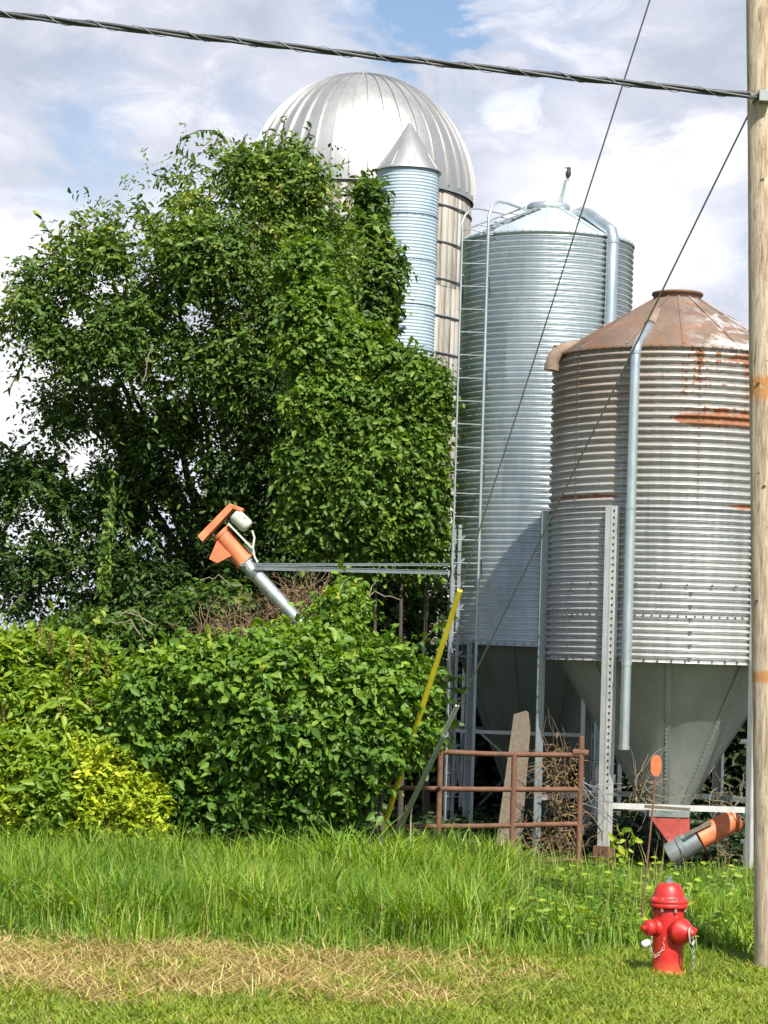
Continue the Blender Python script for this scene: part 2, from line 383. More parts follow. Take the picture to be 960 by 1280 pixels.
def leafmat(name, cols, transl=.32, rough=.5, spec=.35):
    m = bpy.data.materials.new(name); m.use_nodes = True; t = m.node_tree; p = t.nodes['Principled BSDF']
    at = nd(t, 'ShaderNodeAttribute'); at.attribute_name = 'tint'
    c = ramp(t, at.outputs['Fac'], cols)
    t.links.new(c, p.inputs['Base Color']); p.inputs['Roughness'].default_value = rough; p.inputs['Specular IOR Level'].default_value = spec
    tr = nd(t, 'ShaderNodeBsdfTranslucent')
    hs = nd(t, 'ShaderNodeHueSaturation'); hs.inputs['Hue'].default_value = .485; hs.inputs['Saturation'].default_value = 1.15; hs.inputs['Value'].default_value = 1.5
    t.links.new(c, hs.inputs['Color']); t.links.new(hs.outputs[0], tr.inputs['Color'])
    ms = nd(t, 'ShaderNodeMixShader'); ms.inputs[0].default_value = transl
    t.links.new(p.outputs[0], ms.inputs[1]); t.links.new(tr.outputs[0], ms.inputs[2])
    t.links.new(ms.outputs[0], t.nodes['Material Output'].inputs['Surface']); return m
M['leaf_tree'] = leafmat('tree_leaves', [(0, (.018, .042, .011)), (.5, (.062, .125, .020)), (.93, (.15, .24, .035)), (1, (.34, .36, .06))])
M['leaf_vine'] = leafmat('vine_leaves', [(0, (.03, .08, .013)), (.5, (.105, .19, .024)), (.93, (.20, .31, .035)), (1, (.40, .42, .07))])
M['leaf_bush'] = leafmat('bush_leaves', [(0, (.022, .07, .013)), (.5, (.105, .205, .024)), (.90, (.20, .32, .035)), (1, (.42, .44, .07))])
M['leaf_weed'] = leafmat('tall_weed_leaves', [(0, (.06, .14, .016)), (.5, (.17, .28, .022)), (1, (.36, .42, .04))])
M['leaf_yellow'] = leafmat('yellow_shrub_leaves', [(0, (.14, .24, .016)), (.5, (.33, .42, .024)), (1, (.60, .58, .04))])
M['leaf_dark'] = leafmat('shade_toned_leaves', [(0, (.015, .028, .010)), (.5, (.028, .052, .014)), (1, (.05, .085, .02))], .15)  # under-bin shade painted into a darker leaf colour
M['seed'] = leafmat('seed_heads', [(0, (.15, .13, .03)), (1, (.30, .26, .07))], .1, .8, .2)
M['grass_tall'] = leafmat('tall_grass_blades', [(0, (.07, .15, .02)), (.5, (.16, .28, .03)), (.85, (.28, .38, .045)), (1, (.42, .38, .13))], .35, .5, .35)
M['grass_short'] = leafmat('short_grass_blades', [(0, (.09, .15, .018)), (.5, (.20, .28, .028)), (.85, (.32, .36, .045)), (1, (.46, .38, .14))], .3, .55, .3)
M['grass_dry'] = leafmat('dry_grass_blades', [(0, (.17, .12, .04)), (.5, (.40, .30, .11)), (1, (.68, .56, .27))], .2, .7, .2)

M['dead_leaf'] = leafmat('dead_leaves', [(0, (.06, .04, .022)), (.6, (.17, .11, .055)), (1, (.22, .20, .06))], .1, .9, .15)
def ground_mat():
    m, t, p = newmat('ground_soil')
    x, y, z = sepz(t)[:3]
    n1 = noise(t, 1.2, 8, .65); n2 = noise(t, 14, 8, .7)
    soil = ramp(t, n2, [(.3, (.035, .030, .018)), (.7, (.10, .08, .045))])
    straw = ramp(t, noise(t, 26, 8, .75), [(.35, (.14, .095, .04)), (.55, (.34, .25, .115)), (.75, (.50, .39, .20))])
    gr = ramp(t, n2, [(.3, (.03, .06, .012)), (.7, (.10, .15, .03))])
    a = nd(t, 'ShaderNodeMapRange'); t.links.new(mth(t, 'MULTIPLY_ADD', n1, 3.5, y), a.inputs[0]); a.inputs[1].default_value = 18.4; a.inputs[2].default_value = 20.0
    b = nd(t, 'ShaderNodeMapRange'); t.links.new(mth(t, 'MULTIPLY_ADD', n1, 1.0, y), b.inputs[0]); b.inputs[1].default_value = 21.8; b.inputs[2].default_value = 20.6
    c = nd(t, 'ShaderNodeMapRange'); t.links.new(mth(t, 'MULTIPLY_ADD', n1, 1.6, x), c.inputs[0]); c.inputs[1].default_value = 1.8; c.inputs[2].default_value = .5
    msk = mth(t, 'MULTIPLY', mth(t, 'MULTIPLY', a.outputs[0], b.outputs[0]), c.outputs[0])
    far = nd(t, 'ShaderNodeMapRange'); t.links.new(y, far.inputs[0]); far.inputs[1].default_value = 20; far.inputs[2].default_value = 27
    g = mixc(t, far.outputs[0], gr, soil)
    t.links.new(mixc(t, msk, g, straw), p.inputs['Base Color']); p.inputs['Roughness'].default_value = .95
    bump(t, p, n2, .6, .03); return m

# ------------------------------------------------------------------ ground
gb = MB()
xs = [-3000, -300, -60, -20, -8, 0, 8, 20, 60, 300, 3000]; ys = [-300, -20, 5, 15, 20, 25, 30, 40, 60, 120, 400, 5000]
vs = [(x, y, 0) for y in ys for x in xs]; nx = len(xs)
gb.add(vs, [(j * nx + i, j * nx + i + 1, (j + 1) * nx + i + 1, (j + 1) * nx + i) for j in range(len(ys) - 1) for i in range(nx - 1)])
meta(gb.build('ground', ground_mat(), org=(0, 0, 0)), kind='structure')

# ------------------------------------------------------------------ silo with dome and chute
def corr2(R, z0, zm, z1, pa, pb, amp, steps=8):
    a = corr_profile(R, z0, zm, pa, amp, steps); b = corr_profile(R, a[-1][1], z1, pb, amp, steps); return a + b[1:]
def corr_profile(R, z0, z1, pitch, amp, steps=6):
    n = int((z1 - z0) / pitch * steps); return [(R + amp * math.cos(2 * math.pi * (i / steps)), z0 + i * pitch / steps) for i in range(n + 1)]
D_S = 46.0
c0 = P(449.5, 247, D_S); R_S = 2.235
silo = thing('silo', (c0.x, c0.y, 0), 'tall stave silo with ribbed metal dome, standing behind the leafy tree', 'silo')
zt = c0.z
NST = 76
sv, sf, st = [], [], []
for k in range(NST):
    a0 = 2 * math.pi * (k + .03) / NST; a1 = 2 * math.pi * (k + .97) / NST
    tt = [rnd.random() for _ in range(6)]
    for q in range(6):
        za = zt * q / 6; zb = zt * (q + 1) / 6 - .006
        b = len(sv); rr = R_S + rnd.uniform(-.008, .008)
        for rad in (rr, R_S - .03):
            for (a, z) in ((a0, za), (a1, za), (a1, zb), (a0, zb)):
                sv.append((c0.x + rad * math.cos(a), c0.y + rad * math.sin(a), z)); st.append(tt[q])
        sf += [(b, b + 1, b + 2, b + 3), (b, b + 3, b + 7, b + 4), (b + 1, b + 5, b + 6, b + 2), (b + 3, b + 2, b + 6, b + 7)]
    b = len(sv)
for k in range(NST):   # dark inner shell between the staves
    b = len(sv); a0 = 2 * math.pi * k / NST; a1 = 2 * math.pi * (k + 1) / NST
    for (a, z) in ((a0, 0), (a1, 0), (a1, zt), (a0, zt)):
        sv.append((c0.x + (R_S - .031) * math.cos(a), c0.y + (R_S - .031) * math.sin(a), z)); st.append(-.5)
    sf.append((b, b + 1, b + 2, b + 3))
idx = np.array(sf).ravel()
wall = fast_mesh('wall', np.array(sv), len(sf), 4, M['stave'], silo, tint=np.array(st), idx=idx)
for hz in np.arange(.6, zt - .1, .72):
    h = MB(); h.lathe([(R_S + .008, hz - .012), (R_S + .03, hz - .012), (R_S + .03, hz + .012), (R_S + .008, hz + .012)], (c0.x, c0.y, 0), 64)
    for a in (-1.0, 2.2):
        h.box((c0.x + (R_S + .045) * math.cos(a), c0.y + (R_S + .045) * math.sin(a), hz), (.09, .09, .07))
    h.build('hoop', M['darkgalv'], silo)
dm = MB(); HD = 2.44
NG = 40
def domepr(extra, n=26):
    return [((R_S + .05 + extra) * math.cos(math.pi / 2 * i / n * .985), (HD + extra) * math.sin(math.pi / 2 * i / n * .985)) for i in range(n + 1)]
pr = domepr(0)
dm.lathe([(R_S + .05, -.10)] + pr, (c0.x, c0.y, zt), NG * 2, smooth=True)
for k in range(NG):
    a = 2 * math.pi * (k + .5) / NG; pts = [(c0.x + r * math.cos(a), c0.y + r * math.sin(a), zt + h) for r, h in domepr(.004)]
    ca, sa = -math.sin(a), math.cos(a); vv = []
    for (r, h), (r2, h2) in zip(domepr(-.01), domepr(.04)):
        w = .010 + .008 * r / R_S
        for s_, (rr, hh) in ((-1, (r, h)), (-.6, (r2, h2)), (.6, (r2, h2)), (1, (r, h))):
            vv.append((c0.x + rr * math.cos(a) + s_ * w * ca, c0.y + rr * math.sin(a) + s_ * w * sa, zt + hh))
    n = len(pr)
    dm.add(vv, [(i * 4 + j, i * 4 + j + 1, (i + 1) * 4 + j + 1, (i + 1) * 4 + j) for i in range(n - 1) for j in range(3)])
dome = dm.build('dome', M['dome'], silo)
cp = MB(); cp.lathe([(.33, HD - .06), (.31, HD + .0), (.03, HD + .13), (.0, HD + .14)], (c0.x, c0.y, zt), 24); cp.build('cap', M['galv'], dome)
# chute
cc = P(510.5, 213, 43.5); RC = .585
ch = MB(); ch.lathe(corr_profile(RC, 0, cc.z, .062, .007, 5), (cc.x, cc.y, 0), 56)
for bz in (.9, 1.75, 2.6, 3.45, 4.3, 5.2):
    ch.lathe([(RC + .008, cc.z - bz), (RC + .016, cc.z - bz), (RC + .016, cc.z - bz - .02), (RC + .008, cc.z - bz - .02)], (cc.x, cc.y, 0), 56)
    for k in range(24):
        a = 2 * math.pi * k / 24; ch.box((cc.x + (RC + .018) * math.cos(a), cc.y + (RC + .018) * math.sin(a), cc.z - bz - .01), (.02, .02, .018), Matrix.Rotation(a, 3, 'Z'))
chute = ch.build('chute', M['chute'], silo)
cr_ = MB(); cr_.lathe([(RC - .02, -.02), (RC + .045, -.06), (RC + .05, -.045), (RC + .035, -.02), (.03, .90), (0, .91)], (cc.x, cc.y, cc.z), 48)
for k in range(8):
    a = 2 * math.pi * (k + .3) / 8; cr_.tube([(cc.x + (RC + .04) * math.cos(a), cc.y + (RC + .04) * math.sin(a), cc.z - .02), (cc.x, cc.y, cc.z + .9)], .008, 5)
cr_.build('chute_roof', M['dome'], chute)
bx_ = MB()      # bracing between chute and silo
for z in np.arange(1, cc.z - .2, 1.2):
  for s_ in (-.3, .3):
    bx_ = MB(); bx_.bar((cc.x + s_, cc.y + .5, z), (cc.x + s_, c0.y - 1.9, z), .05, .05); bx_.build('chute_bracket', M['darkgalv'], silo)

# ------------------------------------------------------------------ bins
PITCH = .083
def bolts_ring(mb, c, R, z, n, s=.018, mi=0):
    for k in range(n):
        a = 2 * math.pi * k / n; mb.box((c.x + R * math.cos(a), c.y + R * math.sin(a), z), (s, s, s), Matrix.Rotation(a, 3, 'Z'), mi)
def bolts_col(mb, c, R, a, z0, z1, step, s=.018, mi=0):
    z = z0
    while z < z1:
        mb.box((c.x + R * math.cos(a), c.y + R * math.sin(a), z), (s, s, s), Matrix.Rotation(a, 3, 'Z'), mi); z += step
def ang(deg):     # degrees to the right of the side facing the camera
    return R_(deg - 90)
def polar(c, R, deg, z):
    a = ang(deg); return Vector((c.x + R * math.cos(a), c.y + R * math.sin(a), z))
def channel(mb, c, R, deg, z0, z1, w=.15, d=.06, holes=True):
    a = ang(deg); rot = Matrix.Rotation(a, 3, 'Z')    # local x points outward
    p = polar(c, R, deg, (z0 + z1) / 2)
    mb.box(p + rot @ Vector((d, 0, 0)), (.008, w, z1 - z0), rot)
    for s_ in (-1, 1): mb.box(p + rot @ Vector((d / 2 - .005, s_ * (w / 2 + .001), 0)), (d, .008, z1 - z0), rot)
    mb.box(p + rot @ Vector((d + .008, w * .1, 0)), (.006, .022, z1 - z0 - .02), rot)
    if holes:
        z = z0 + 1.1
        while z < z1 - .05:
            q = polar(c, R, deg, z); mb.box(q + rot @ Vector((d + .006, w * .3, 0)), (.006, .022, .024), rot, 1); z += .083

# --- rusty bin
D_R = 30.0; RR = 1.585
def axis_x(px, py, d): return P(px, py, d)
cR = P(842, 451, D_R); cR0 = P(839, 831, D_R)
cR = Vector(((cR.x + cR0.x) / 2, cR.y, 0))
zE = P(845, 451, D_R).z; zB = P(842, 829, D_R).z
rb = thing('rusted_grain_bin', cR, 'short wide corrugated bin with rusted brown cone roof, beside the wooden pole', 'grain bin', 'corrugated hopper bins')
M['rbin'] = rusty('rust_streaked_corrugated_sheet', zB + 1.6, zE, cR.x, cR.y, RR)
w = MB(); w.lathe(corr2(RR, zB, P(845, 634, 28.4).z, zE, .080, .096, .023), (cR.x, cR.y, 0), 128)
w.lathe([(RR - .01, zE - .02), (RR - .02, zB)], (cR.x, cR.y, 0), 48)
bolts_ring(w, cR, RR + .026, zB + .03, 60, .022, 1); bolts_ring(w, cR, RR + .026, P(845, 770, 28.4).z, 96, .020, 1)
bolts_ring(w, cR, RR + .026, P(845, 731, 28.4).z, 32, .024, 1)
for az in (2, 62, -58, 122, 182, -118): bolts_col(w, cR, RR + .026, ang(az), zB + .06, P(845, 735, 28.4).z, .16, .024, 1)
for az in (4, 64, -56): bolts_col(w, cR, RR + .026, ang(az), P(845, 630, 28.4).z, zE, .096, .020, 1)
for zz in (P(845, 634, 28.4).z,):
    w.lathe([(RR + .008, zz - .012), (RR + .02, zz - .01), (RR + .02, zz + .012), (RR + .008, zz + .014)], (cR.x, cR.y, 0), 96)
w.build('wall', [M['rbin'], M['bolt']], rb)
rf = MB(); rise = .80; rcap = .30
def cone_roof(mb, c, R, z, rc, rs, ribs, rw=.01):
    mb.lathe([(R + .03, z - .035), (R + .035, z - .005), (rc, z + rs), (rc - .05, z + rs + .01)], (c.x, c.y, 0), 72)
    for k in range(ribs):
        a = 2 * math.pi * (k + .35) / ribs
        p0 = Vector((c.x + (R + .02) * math.cos(a), c.y + (R + .02) * math.sin(a), z + .004)); p1 = Vector((c.x + rc * math.cos(a), c.y + rc * math.sin(a), z + rs + .002))
        mb.bar(p0, p1, .03, .022)
cone_roof(rf, cR, RR, zE, rcap, rise, 14)
bolts_ring(rf, cR, RR + .035, zE - .02, 80, .016)
roof = rf.build('roof', rustroof(), rb)
lid = MB(); lid.lathe([(rcap, zE + rise - .02), (rcap + .02, zE + rise + .05), (rcap + .035, zE + rise + .055), (rcap + .03, zE + rise + .085), (.0, zE + rise + .13)], (cR.x, cR.y, 0), 40)
lid.build('lid', M['rust'], roof)
hp = MB()
zH = P(842, 1008, D_R - .3).z; rH0 = RR - .17; rH1 = .29
hp.lathe([(RR - .03, zB + .12), (rH0, zB + .02), (rH1, zH), (rH1 - .02, zH - .05)], (cR.x, cR.y, 0), 64)
for az in (-8, 32, 75, -50, -95, 140, -140):
    for (ra, za), (rb2, zb2) in (((rH0, zB + .0), (rH1, zH)),):
        for q in range(34):
            t_ = (q + .5) / 34; rr = ra + (rb2 - ra) * t_ + .006; z = za + (zb2 - za) * t_
            pp = polar(cR, rr, az, z); hp.box(pp, (.014, .014, .016), Matrix.Rotation(ang(az), 3, 'Z'), 1)
    p0 = polar(cR, rH0 + .004, az + 1, zB); p1 = polar(cR, rH1 + .004, az + 3, zH); hp.bar(p0, p1, .07, .006, up=polar(Vector((0, 0, 0)), 1, az, .6))
hopper = hp.build('hopper', [M['hopper'], M['darkgalv']], rb)
bt = MB(); bt.lathe([(rH1 + .01, zH - .05), (rH1 + .03, zH - .055), (rH1 + .03, zH - .14), (rH1, zH - .145)], (cR.x, cR.y, 0), 32); bt.build('collar', M['darkgalv'], hopper)
topleg = P(757, 632, 28.6).z
legs = [(-90, .10), (-33.5, .15), (32.5, .10), (92, .12), (148, .12), (-146, .12)]
for dg, wd in legs:
    lg = MB(); channel(lg, cR, RR + .02, dg, .0, topleg + (.25 if dg > 0 else 0), wd, .085)
    leg = lg.build('leg', [M['leg'] if dg != -90 else M['darkgalv'], M['dark']], rb)
    if dg == -33.5:
        ft = MB(); ft.box(polar(cR, RR + .06, dg, .19), (.17, .22, .40), Matrix.Rotation(ang(dg), 3, 'Z')); ft.build('footing', M['rust'], leg)
def brace(mb, a, b, w_=.05, h_=.05): mb.bar(a, b, w_, h_)
zb1 = P(800, 1010, 28.4).z
for a_, b_ in ((-33.5, 32.5), (32.5, 92), (92, 148), (148, -146), (-146, -90)):
    br = MB(); br.bar(polar(cR, RR + .0, a_, zb1), polar(cR, RR + .0, b_, zb1), .05, .07)
    br.build('brace', M['leg'], rb)
fb = MB()   # pipe up the front
dp = 28.33
def fpt(px, py, d=dp): return P(px, py, d)
pv = [fpt(780, 935), fpt(783, 830), fpt(789, 634), fpt(794, 470), fpt(795, 440)]
vx = [Vector((pv[0].x + (pv[-1].x - pv[0].x) * i / 4, pv[0].y, q.z)) for i, q in enumerate(pv)]
top = vx[-1]
fb.tube(vx[:-1] + [top + Vector((0, 0, -.02)), top + Vector((.01, .02, .05)), top + Vector((.04, .12, .13)), (top + Vector((.04, .12, .13))).lerp(P(826, 388, 29.62), .55)], .060, 18)
for q in (vx[0], vx[1], vx[2], top):
    fb.tube([q + Vector((0, 0, -.02)), q + Vector((0, 0, .03))], .067, 18)
fb.build('blower_pipe', M['pipe'], rb)
fb = MB(); e0 = top + Vector((.04, .12, .13)); e1 = P(826, 388, 29.62) 
fb.tube([e0 + (e1 - e0) * .5, e1 + Vector((0, 0, .02)), e1 + Vector((.03, .08, .0)), e1 + Vector((.04, .12, -.09))], .076, 16)
for t_ in (.52, .8): q = e0 + (e1 - e0) * t_; dq = (e1 - e0).normalized(); fb.tube([q - dq * .025, q + dq * .025], .086, 16)
fb.build('roof_pipe', M['rustelbow'], rb)
el = MB()
el.tube([P(752, 428, 29.9), P(724, 434, 29.7), P(706, 436, 29.55), P(696, 441, 29.5), P(691, 450, 29.5), P(689, 462, 29.5)], .085, 18)
el.tube([P(700, 438, 29.52), P(697, 440, 29.51)], .094, 18); el.tube([P(690, 455, 29.5), P(689, 463, 29.5)], .094, 18)
el.build('vent_elbow', M['rustelbow'], rb)

# --- tall bin
D_T = 34.20; RT = 1.262
cT = P(684, 303, D_T); cT1 = P(671, 808, D_T)
cT = Vector(((cT.x + cT1.x) / 2, cT.y, 0))
zE2 = P(684, 306, D_T).z; zB2 = P(672, 809, D_T).z
tb = thing('tall_grain_bin', cT, 'tall slim grey corrugated bin with a side ladder and clean cone roof', 'grain bin', 'corrugated hopper bins')
M['tbin'] = metal('clean_corrugated_sheet', (.42, .47, .49), (.65, .70, .72), .34, .80, 1.6, (1, 1, .35), sheet=(6, .83, .22))
w = MB(); w.lathe(corr_profile(RT, zB2, zE2, PITCH, .023, 8), (cT.x, cT.y, 0), 112)
bolts_ring(w, cT, RT + .026, zE2 - .02, 72, .016, 1); bolts_ring(w, cT, RT + .026, zB2 + .03, 60, .02, 1)
for zz in np.arange(zB2 + .83, zE2, .83): bolts_ring(w, cT, RT + .026, zz, 48, .012, 1)
for az in (-62, -2, 58, 118, 178, -122): bolts_col(w, cT, RT + .026, ang(az), zB2 + .05, zE2, .166, .012, 1)
w.build('wall', [M['tbin'], M['darkgalv']], tb)
M['troof'] = metal('bin_roof_sheet', (.33, .39, .42), (.46, .52, .55), .55, .35, 2)
rf = MB(); cone_roof(rf, cT, RT, zE2, .30, .50, 10); roof2 = rf.build('roof', M['troof'], tb)
ld = MB(); zc = zE2 + .50
ld.lathe([(.295, zc - .03), (.32, zc + .0), (.325, zc + .07), (.30, zc + .10), (.0, zc + .13)], (cT.x, cT.y, 0), 36)
ld.build('lid', M['galv'], roof2)
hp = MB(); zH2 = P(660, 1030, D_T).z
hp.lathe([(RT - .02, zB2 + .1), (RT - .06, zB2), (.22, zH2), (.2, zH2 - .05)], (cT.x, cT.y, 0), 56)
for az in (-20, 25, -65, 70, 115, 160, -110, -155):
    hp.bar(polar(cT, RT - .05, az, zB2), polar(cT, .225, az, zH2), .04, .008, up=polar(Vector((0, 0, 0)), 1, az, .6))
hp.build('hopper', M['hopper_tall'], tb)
for dg in (-78, -50, 40, 100, 160, -130):
    lg = MB(); channel(lg, cT, RT + .01, dg, 0, zB2 + (1.75 if dg == -78 else 0.04), .13 if dg == -78 else .10, .055, False); lg.build('leg', [M['darkgalv'] if dg == -50 else M['leg'], M['dark']], tb)
zq = P(640, 917, 33.00).z
for a_, b_ in ((-78, -50), (-50, 40), (40, 100), (100, 160), (160, -130), (-130, -78)):
    br = MB(); br.bar(polar(cT, RT, a_, zq), polar(cT, RT, b_, zq), .05, .05); br.build('brace', M['leg'], tb)
    br = MB(); br.bar(polar(cT, RT, a_, zq + .1), polar(cT, RT, b_, .2), .045, .03); br.build('brace', M['darkgalv'], tb)
# ladder on the left side
dl = 32.90
lb0, lt0 = P(559, 1030, dl), P(575, 300, dl); rb0, rt0 = P(590, 1030, dl), P(609, 300, dl)
lx, rx = (lb0.x + lt0.x) / 2, (rb0.x + rt0.x) / 2
yl = lb0.y
ztop = P(600, 288, dl).z
la = thing('ladder_holder', (lx, yl, 0), 'x', 'x')   # replaced below by a part
bpy.data.objects.remove(la)
lad = MB()
hook = lambda x, pts: [Vector((x, yl, .12)), Vector((x, yl, 3)), Vector((x, yl, 6)), Vector((x, yl, ztop))] + pts
lad.tube(hook(lx, [P(577, 280, dl), P(582, 268, dl + .05), P(590, 261, dl + .2), P(600, 261, dl + .5), P(630, 268, dl + 1.0)]), .013, 8)
lad.tube(hook(rx, [P(611, 270, dl), P(615, 258, dl + .05), P(623, 252, dl + .2), P(634, 254, dl + .5), P(657, 262, dl + 1.0)]), .021, 8)
ladder = lad.build('ladder', M['galv'], tb)
ru = MB(); z = .35
while z < ztop:
    ru = MB(); ru.tube([(lx, yl, z), (rx, yl, z)], .008, 6); z += .33; ru.build('rung', M['darkgalv'], ladder)

for z in np.arange(1.2, ztop, 1.35):
    for x in (lx, rx):
        yy = cT.y - math.sqrt(max(.01, RT ** 2 - min(abs(x - cT.x), RT - .02) ** 2))
        sb = MB(); sb.bar((x, yl, z), (x + .05, yy + .02, z), .03, .008); sb.bar((x + .03, yl, z + .15), (x + .07, yy + .02, z - .12), .02, .008); sb.build('standoff', M['darkgalv'], ladder)
lo = MB()   # lattice post beside the ladder's lower half
for px in (566, 574):
    p0 = P(px - 8, 1030, 33.05); p1 = P(px, 656, 33.05); xm = (p0.x + p1.x) / 2; lo.bar((xm, 33.05, 0), (xm, 33.05, p1.z), .022, .05)
xm = P(566, 843, 33.05).x
for z in np.arange(.3, P(570, 660, 33.05).z, .33): lo.bar((xm - .03, 33.10, z), (xm + .12, 33.10, z + .12), .015, .03)
lo.build('lattice_post', M['darkgalv'], tb)
rl = MB()   # roof ladder
for (a, b, ww) in (((580, 288), (656, 259), .022), ((614, 282), (676, 259), .075), ((612, 297), (683, 262), .02), ((618, 299), (686, 265), .025)):
    rl.bar(P(*a, 33.25), P(*b, 33.85), ww, .02)
for q in range(6): t_ = q / 6 + .08; a = P(580, 288, 33.20).lerp(P(656, 259, 33.80), t_); b = P(612, 297, 33.20).lerp(P(683, 262, 33.80), t_); rl.tube([a, b], .009, 5)
rl.build('roof_ladder', M['darkgalv'], roof2)
fp = MB(); dpp = 33.15
pz = P(766, 300, dpp); pb = P(766, 420, dpp)
pts = [P(719, 270, 34.00), P(727, 266, 33.90), P(736, 268, 33.70), P(748, 277, 33.45), P(759, 285, 33.25), P(764, 289, 33.18), Vector((pz.x, dpp, pz.z + .03)), Vector((pz.x - .01, dpp, pb.z)), Vector((pz.x - .02, dpp, 1.2))]
fp.tube(pts, .088, 20)
for z in (pz.z - .05, pz.z - 1.6, pz.z - 3.2): fp.tube([(pz.x, dpp, z), (pz.x, dpp, z + .05)], .096, 20)
fp.tube([P(714, 268, 34.00), P(713, 277, 34.00), P(716, 284, 33.95)], .06, 12)
fp.build('fill_pipe', M['pipe'], tb)
fp = MB(); fp.tube([P(720, 280, 33.70), P(759, 303, 33.20)], .018, 8); fp.build('pipe_stay', M['darkgalv'], tb)
ms = MB(); m0 = P(700, 256, 34.20); m1 = P(708, 222, 34.20)
for s_ in (-.02, .02): ms.tube([m0 + Vector((s_, 0, 0)), m1 + Vector((s_ * .4, 0, 0))], .012, 6)
for q in range(4):
    t_ = q / 4; ms.tube([m0.lerp(m1, t_) + Vector((-.02, 0, 0)), m0.lerp(m1, t_ + .25) + Vector((.02, 0, 0))], .006, 5)
ms.tube([m1, P(690, 243, 34.10), P(675, 253, 34.00)], .005, 5); ms.tube([m1, P(714, 243, 34.10), P(719, 270, 33.90)], .005, 5)
ms.build('mast', M['galv'], tb)
# bird on the mast
bd = MB(); b0 = m1 + Vector((.02, 0, .0))
bd.lathe([(.001, -.02), (.022, .0), (.04, .04), (.042, .07), (.03, .105), (.026, .12), (.029, .135), (.022, .155), (.002, .165)], b0, 14, axis=(.12, 0, 1))
bd.tube([b0 + Vector((-.01, 0, .145)), b0 + Vector((-.055, 0, .152))], [.012, .002], 6)
bd.tube([b0 + Vector((0, 0, .02)), b0 + Vector((.0, 0, -.06))], [.022, .008], 6)
for s_ in (-1, 1): bd.tube([b0 + Vector((.005, s_ * .014, .0)), b0 + Vector((0, s_ * .012, -.03))], .004, 5)
meta(bd.build('bird', M['bird'], org=b0), 'small dark bird perched on the mast top of the tall bin', 'bird')

# ------------------------------------------------------------------ auger under the rusty bin
zz0 = zH - .12
ua = thing('unloading_auger', (cR.x, 29.9, 0), 'unloading auger with faded red boot and orange tube under the rusted bin', 'auger')
db = 29.6
def frus(mb, c, r0, r1, z0, z1, n=4, mi=0, a0=math.pi / 4): mb.lathe([(r0, z0), (r1, z1)], c, n, smooth=False, a0=a0, mi=mi)
b1 = MB()
q0 = P(836, 1014, db); 
b1.lathe([(.33, q0.z + .02), (.36, q0.z + .02), (.36, q0.z - .07), (.33, q0.z - .08)], (q0.x, 29.8, 0), 4, smooth=False, a0=math.pi / 4)
b1.build('boot_rim', M['darkgalv'], ua)
b1 = MB(); tip = P(850, 1066, db)
v_ = [(q0.x - .24, 29.56, q0.z - .08), (q0.x + .26, 29.56, q0.z - .08), (q0.x + .26, 30.05, q0.z - .08), (q0.x - .24, 30.05, q0.z - .08),
      (tip.x - .05, 29.62, tip.z), (tip.x + .13, 29.62, tip.z + .05), (tip.x + .13, 29.85, tip.z + .05), (tip.x - .05, 29.85, tip.z)]
b1.add(v_, [(0, 1, 5, 4), (1, 2, 6, 5), (2, 3, 7, 6), (3, 0, 4, 7), (4, 5, 6, 7), (3, 2, 1, 0)]); b1.build('boot', M['redpaint'], ua)
b1 = MB(); b1.tube([P(838, 1068, 29.55), P(852, 1060, 29.5), P(874, 1048, 29.45)], [.15, .15, .14], 20); b1.build('tube_end', M['galv'], ua)
b1 = MB(); b1.tube([P(851, 1061, 29.5), P(858, 1057, 29.49)], .165, 20); b1.build('clamp', M['darkgalv'], ua)
b1 = MB(); b1.tube([P(873, 1049, 29.45), P(900, 1034, 29.5), P(921, 1023, 29.55)], .14, 20); b1.tube([P(915, 1026, 29.54), P(919, 1024, 29.55)], .16, 20)
b1.build('tube', M['orange'], ua)
b1 = MB(); b1.bar(P(856, 1044, 29.3), P(889, 1028, 29.35), .05, .02, up=(0, -1, .3)); b1.build('handle_board', M['plank'], ua)
hb = MB(); hb.bar(P(760, 1011, 28.7), P(808, 1010, 28.9), .05, .06); hb.bar(P(806, 1008, 28.35), P(862, 1012, 28.4), .05, .035)
meta(hb.build('wooden_rail', M['plank'], org=P(806, 1008, 28.4)), 'pale wooden rail fixed under the rusted bin hopper', 'rail')
tf = MB()
for a, b in (((926, 927), (950, 927)), ((938, 1010), (950, 1028)), ((926, 1052), (952, 1052)), ((931, 1020), (950, 985)), ((936, 927), (934, 1052))):
    tf.tube([P(*a, 28.9), P(*b, 28.9)], .03, 8)
tf.tube([P(932, 1050, 28.9), (P(932, 1050, 28.9).x, 28.9, 0)], .03, 8)
tf.tube([P(950, 930, 28.9), (P(950, 930, 28.9).x, 28.9, 0)], .03, 8)
meta(tf.build('metal_frame', M['white'], org=P(936, 1052, 28.9)), 'small whitish tube frame between the bin leg and wooden pole', 'frame')

# ------------------------------------------------------------------ leaning plank, small crate-like junk under tall bin
pk = MB(); a = P(632, 1100, 29.4); b = P(652, 893, 30.2); a.z = 0
rotx = (b - a).normalized()
pk.add([a + Vector((-.17, 0, 0)), a + Vector((.17, 0, 0)), a + Vector((.17, .05, 0)), a + Vector((-.17, .05, 0)),
        b + Vector((-.10, 0, 0)), b + Vector((.13, 0, .0)), b + Vector((.13, .05, 0)), b + Vector((-.08, .05, 0)), b + Vector((.06, .0, .05)), b + Vector((.06, .05, .05))],
       [(0, 1, 5, 8, 4), (1, 2, 6, 5), (2, 3, 7, 9, 6), (3, 0, 4, 7), (4, 8, 9, 7), (8, 5, 6, 9), (3, 2, 1, 0)])
meta(pk.build('plank', M['plank'], org=a), 'weathered wide plank leaning upright behind the rusty gate', 'plank')

